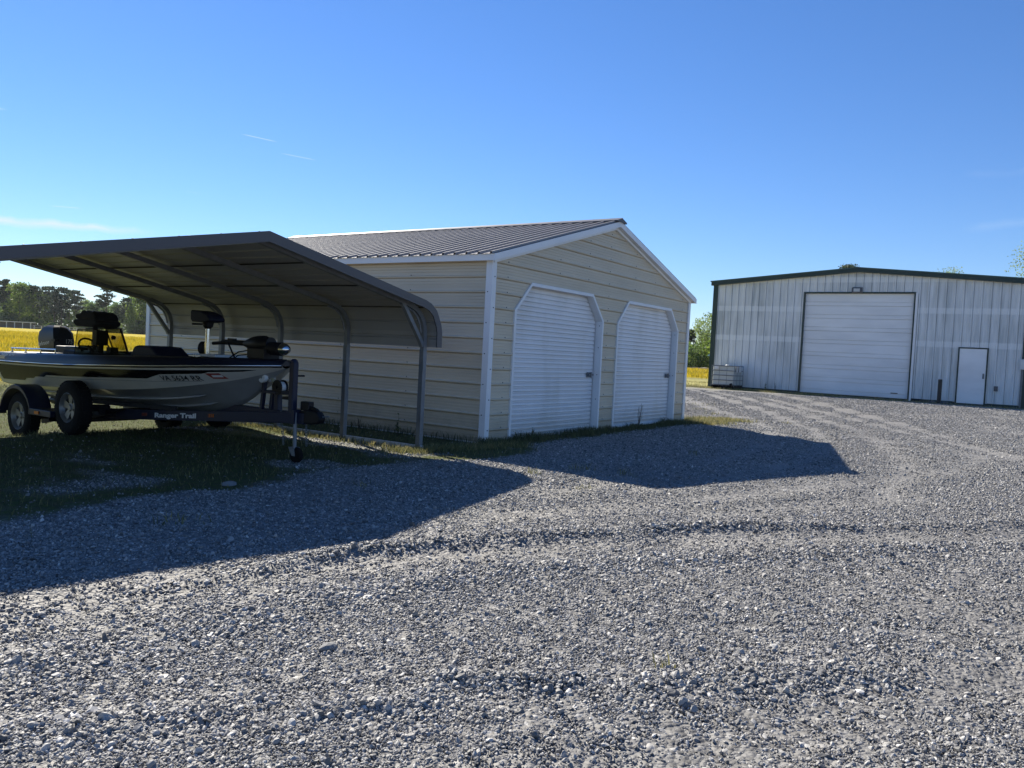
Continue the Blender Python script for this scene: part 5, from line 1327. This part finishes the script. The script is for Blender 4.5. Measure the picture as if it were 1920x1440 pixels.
def tree_proto(seed, H_, Rr, n, leaf, shape, mat, trunk_r):
    V, F, T, C = leafy(seed, H_, Rr, n, leaf, shape)
    me = bpy.data.meshes.new('crown'); me.from_pydata(V.tolist(), [], F.tolist()); me.materials.append(M[mat])
    at = me.attributes.new('tint', 'FLOAT', 'POINT'); at.data.foreach_set('value', T.astype(np.float32)); me.update()
    r = random.Random(seed); tb = MB(); top = H_*(.96 if shape in ('pine', 'top') else .8)
    if shape != 'bush':
        pts = [(r.uniform(-.02, .02)*H_*t*.6, r.uniform(-.02, .02)*H_*t*.6, -.3+top*t) for t in (0, .2, .4, .6, .8, 1)]
        tb.tube(pts, [trunk_r*q for q in (1.15, .9, .75, .55, .35, .12)], 7)
    for k in range(0, len(C), max(1, len(C)//(14 if shape != 'bush' else 8))):
        c = C[k]; z0 = max(.1, c[2]*(.82 if shape in ('pine', 'top') else .6))
        tb.tube([(0, 0, z0), (c[0]*.5, c[1]*.5, (z0+c[2])/2+.05*H_*0), (c[0], c[1], c[2])], [trunk_r*.32, trunk_r*.2, trunk_r*.07], 5)
    mt = bpy.data.meshes.new('trunk'); mt.from_pydata(tb.v, [], tb.f); mt.materials.append(M['bark']); mt.shade_smooth(); mt.update()
    return me, mt
def plant(proto, name, x, y, z, s, label, cat, group, rz=None, sz=1.0, crown='crown'):
    o = bpy.data.objects.new(name, None); COL.objects.link(o); o.location = (x, y, z); o.scale = (s, s, s*sz); o.rotation_euler = (0, 0, random.uniform(0, 6.28) if rz is None else rz)
    tag(o, label, cat, group)
    for nm, me in (('trunk', proto[1]), (crown, proto[0])):
        c = bpy.data.objects.new(nm, me); COL.objects.link(c); c.parent = o
    return o
def where(x, y):
    a = math.degrees(math.atan2(x-CAM.x, y-CAM.y)-math.atan2(.8296, .5583))     # bearing from the camera's heading
    for lim, w in ((-33.2, 'left of the open shelter'), (-31.4, 'behind the open shelter'), (-29.8, 'behind the outboard motor'), (-28.0, 'between outboard motor and windscreen'), (-26.0, 'above the windscreen'), (-24.5, 'just left of the garage'), (90, 'behind the garage')):
        if a < lim: return w
def build_trees():
    pine = [tree_proto(20+k, 16, 2.9, 2300, .42, 'pine', 'needle', .20) for k in range(3)]
    pinet = [tree_proto(30+k, 16, 3.1, 1700, .40, 'top', 'needle', .17) for k in range(3)]
    dec = [tree_proto(40+k, 13, 3.9, 2800, .40, 'round', m, .2) for k, m in enumerate(('leaf_light', 'leaf_mid', 'leaf_mid', 'leaf_pale'))]
    spots = [(128.3, 334.2, 'p', 17.5), (123.7, 314.3, 'm', 15), (130.3, 322.4, 'p', 16.8), (128.3, 311.0, 't', 16.6), (126.7, 302.6, 'p', 16.8), (133.2, 310.8, 'm', 15.6), (128.5, 296.4, 'l', 15.2), (138.1, 310.8, 't', 16.0), (132.7, 295.5, 't', 15.2),
             (138.0, 302.0, 'l', 12.6), (142.3, 304.6, 't', 16.0), (136.5, 288.1, 'p', 14.6), (141.5, 293.1, 't', 15.4), (146.6, 298.1, 't', 15.0), (141.7, 283.9, 't', 14.4), (149.9, 293.2, 'v', 11.2), (147.1, 283.1, 'm', 10.4), (155.6, 293.7, 'v', 10.8),
             (143.4, 267.0, 's', 16.0), (156.6, 286.9, 'm', 11.2), (154.0, 278.1, 'm', 10.6), (150.7, 266.9, 't', 12.6), (159.9, 278.4, 'v', 13.2), (152.0, 261.4, 'l', 12.6), (156.9, 264.9, 'l', 13.0), (164.5, 271.6, 'v', 13.2), (159.0, 258.2, 'm', 13), (165.8, 260.6, 'l', 13.4)]
    lab = {'p': ('pine_tree', 'dense dark pine in the distant left treeline beyond the yellow meadow'), 't': ('pine_tree', 'bare-stemmed pine with a dark tufted top in the distant left treeline'),
           'm': ('broadleaf_tree', 'mid-green broadleaf tree in the distant left treeline'), 'l': ('broadleaf_tree', 'bright green broadleaf tree in the distant left treeline'),
           'v': ('broadleaf_tree', 'pale spring-green broadleaf tree in the distant left treeline'), 's': ('pine_tree', 'lone thin pine rising above the left treeline over the windscreen')}
    back = []
    for i in range(24):
        t = i/23; back.append((134+t*42, 338-t*66+random.uniform(-3, 3), 'pmtmpl'[i % 6], random.uniform(11.5, 14.5) if t < .45 else random.uniform(8.5, 11)))
    spots = spots+back
    ordn = {}
    for i, (x, y, k, h) in enumerate(spots):
        z = Hs(x, y)-.1
        if k == 'p': pr, s = pine[i % 3], h/16
        elif k in 'ts': pr, s = pinet[i % 3], h/16
        elif k == 'm': pr, s = dec[1+i % 2], h/13
        elif k == 'l': pr, s = dec[0], h/13
        else: pr, s = dec[3], h/13
        row = 'front' if i < 28 else 'rear'
        wh = where(x, y)
        base = {'p': 'dense dark pine', 't': 'bare-stemmed dark-topped pine', 'm': 'mid-green broadleaf tree', 'l': 'bright green broadleaf tree', 'v': 'pale spring-green broadleaf tree', 's': 'lone thin tall pine'}[k]
        c_ = ordn.setdefault((base, row, wh), 0); ordn[(base, row, wh)] += 1
        lb_ = '%s%s, %s row of the treeline %s' % (['', 'second ', 'third ', 'fourth '][min(c_, 3)], base, row, wh)
        plant(pr, lab[k][0], x, y, z, s, lb_, 'tree', 'trees of the distant left treeline')
    # undergrowth at the foot of that treeline
    bush = [tree_proto(60+k, 3.4, 2.6, 900, .34, 'bush', m, .05) for k, m in enumerate(('leaf_mid', 'leaf_light', 'leaf_pale'))]
    for i in range(26):
        t = i/25; x = 122+t*43+random.uniform(-1.5, 1.5); y = 310-t*54+random.uniform(-3, 3)-8
        wh = where(x, y); base = ['dark', 'bright', 'pale'][i % 3]
        c_ = ordn.setdefault((base, wh), 0); ordn[(base, wh)] += 1
        plant(bush[i % 3], 'shrub', x, y, Hs(x, y)-.1, random.uniform(.7, 1.35), '%s%s green shrub at the treeline foot %s' % (['', 'second ', 'third ', 'fourth '][min(c_, 3)], base, wh), 'shrub', 'shrubs under the left treeline')
    # gap between garage and barn
    fine = [tree_proto(70, 8.2, 2.2, 6500, .12, 'round', 'leaf_light', .12), tree_proto(71, 8.0, 2.0, 1500, .15, 'round', 'leaf_pale', .10), tree_proto(72, 8, 2.0, 2600, .17, 'pine', 'needle', .13)]
    plant(fine[2], 'pine_tree', 104.6, 38.4, Hs(104.6, 38.4), .74, 'dark slim pine in the gap just right of the garage', 'tree', 'trees in the gap beside the garage')
    plant(fine[1], 'sapling', 107.3, 37.7, Hs(107.3, 37.7), .93, 'thin pale-leaved young tree in the gap between garage and barn', 'tree', 'trees in the gap beside the garage')
    plant(fine[0], 'broadleaf_tree', 112.0, 39.2, Hs(110, 39.2), .66, 'full green tree in the gap between garage and barn', 'tree', 'trees in the gap beside the garage')
    plant(fine[0], 'broadleaf_tree', 104.4, 34.4, Hs(104.4, 34.9), .82, 'tall green tree half hidden by the left edge of the barn', 'tree', 'trees in the gap beside the garage')
    plant(fine[1], 'broadleaf_tree', 101.6, 34.6, Hs(101, 34.6), 1.0, 'pale wispy tree leaning out behind the barn corner', 'tree', 'trees in the gap beside the garage')
    plant(fine[0], 'broadleaf_tree', 109.1, 33.0, Hs(109, 33), .9, 'green tree wholly behind the barn wall', 'tree', 'trees in the gap beside the garage')
    bf = [tree_proto(80+k, 2.9, 1.7, 1300, .14, 'bush', m, .04) for k, m in enumerate(('leaf_light', 'leaf_mid', 'leaf_light'))]
    for i, (x, y, s) in enumerate([(96.7, 35.5, 1.0), (96.4, 34.3, 1.15), (98.9, 34.0, 1.3), (96.6, 32.1, 1.2), (99.2, 31.9, 1.3), (94.6, 36.6, 1.1), (100.6, 37.6, 1.2), (99.5, 39.5, 1.2)]):
        lbs = ['low bright shrub left of centre in the gap', 'dense dark shrub in the gap by the garage', 'rounded bright shrub in the middle of the gap', 'bright shrub beside the barn corner', 'dark shrub tucked behind the barn corner', 'low shrub close to the garage corner', 'bright shrub under the pale sapling', 'dark shrub under the slim pine']
        plant(bf[i % 3], 'shrub', x, y, Hs(x, y)-.05, s, lbs[i], 'shrub', 'shrubs in the gap beside the garage')
    # tops showing above the barn roof
    tall = [tree_proto(90, 13, 2.6, 9000, .085, 'round', 'leaf_pale', .15), tree_proto(91, 12, 2.2, 5000, .10, 'pine', 'needle', .16)]
    plant(tall[1], 'pine_tree', 83.5, 12.2, Hs(83, 12), 1.04, 'dark pine top peeping over the left slope of the barn roof', 'tree', 'trees behind the barn')
    plant(tall[1], 'pine_tree', 85.9, 13.1, Hs(83, 12), 1.06, 'second dark pine top left of the barn roof peak', 'tree', 'trees behind the barn')
    plant(tall[0], 'broadleaf_tree', 80.5, 2.3, Hs(80, 2), .868, 'pale leafy tip just above the right slope of the barn roof', 'tree', 'trees behind the barn')
    plant(tall[0], 'broadleaf_tree', 75.6, -5.3, Hs(75, -4), 1.0, 'pale leafy tree standing above the right end of the barn roof', 'tree', 'trees behind the barn')
build_trees()

# ------------------------------------------------------------------ far things
def build_far():
    # long low open shelter at the left edge of the meadow
    a = Vector((110.0, 291.5, 0)); b = Vector((121.4, 272.9, 0)); d = (b-a); L = d.length; d.normalize(); nrm = Vector((d.y, -d.x, 0))
    if nrm.dot(Vector((-1, -1, 0))) < 0: nrm = -nrm
    z = Hs(121, 273)
    g = empty('open_shelter', tuple((a+b)/2+Vector((0, 0, z))), 'long low pale shelter on posts beyond the yellow meadow', 'shelter')
    m = MB(); m.obox((a+b)/2+Vector((0, 0, z+2.05))-nrm*1.2, d*L/2, nrm*1.6, (0, 0, .12)); m.build('shelter_roof', M['white_fence'], g)
    n = 9
    for k in range(n):
        p = a+d*(L*k/(n-1)); MB().bar(p+Vector((0, 0, z-.1)), p+Vector((0, 0, z+2.0)), .22).build('post', M['white_fence'], g)
    MB().obox((a+b)/2-nrm*2.6+Vector((0, 0, z+.9)), d*L/2, nrm*.05, (0, 0, .9)).build('back_wall', M['lamp_grey'], g)
    f = empty('board_fence', tuple(b+d*4.5+Vector((0, 0, z))), 'low grey fence running on right of the pale shelter', 'fence')
    for k in range(8): 
        p = b+d*(1.2+2.4*k); MB().bar(p+Vector((0, 0, z-.1)), p+Vector((0, 0, z+1.2)), .14).build('post', M['white_fence'], f)
    for zz in (.5, 1.1): MB().bar(b+d*.8+Vector((0, 0, z+zz)), b+d*18.5+Vector((0, 0, z+zz)), .08, .10).build('rail', M['white_fence'], f)
    # small shed just showing behind the barn
    x, y = 63.0, 19.2; z = Hs(x, y)
    s = empty('small_shed', (x, y, z), 'small green-roofed shed just showing behind the barn corner', 'shed')
    MB().box(x-1.2, x+1.2, y-1.6, y+.2, z-.1, z+1.75).build('wall', M['green_trim'], s)
    MB().prism([(x-1.4, y+.4, z+1.72), (x+1.4, y+.4, z+1.72), (x, y+.4, z+2.25)], (0, -2.2, 0)).build('shed_roof', M['green_edge'], s)
    # bleached logs at the meadow edge
    r = random.Random(5)
    for k, (x, y, l, lb) in enumerate([(92.5, 36.4, 2.4, 'longest bleached log at the foot of the shrubs beside the garage'), (94.5, 33.6, 1.5, 'short bleached log in the middle of the shrub edge'), (93.0, 31.6, 1.8, 'bleached log nearest the barn corner')]):
        a_ = r.uniform(0, .6)+1.9; z = Hs(x, y)
        tag(MB().tube([(x-cos(a_)*l/2, y-sin(a_)*l/2, z+.16), (x, y, z+.2), (x+cos(a_)*l/2, y+sin(a_)*l/2, z+.14)], [.16, .19, .13], 8).build('fallen_log', M['log'], smooth_angle=50), lb, 'log', 'fallen logs')
build_far()

# ------------------------------------------------------------------ thin summer haze
def build_haze():
    m = bpy.data.materials.new('haze'); m.use_nodes = True; nt = m.node_tree; nt.nodes.clear()
    out = nt.nodes.new('ShaderNodeOutputMaterial'); v = nt.nodes.new('ShaderNodeVolumePrincipled')
    v.inputs['Color'].default_value = (.86, .92, 1.0, 1); v.inputs['Density'].default_value = .00009; v.inputs['Anisotropy'].default_value = .2
    nt.links.new(v.outputs[0], out.inputs['Volume'])
    o = MB().box(-2700, 2700, -2700, 2700, -1.6, 21.0).build('haze', m); tag(o, kind='stuff')
build_haze()
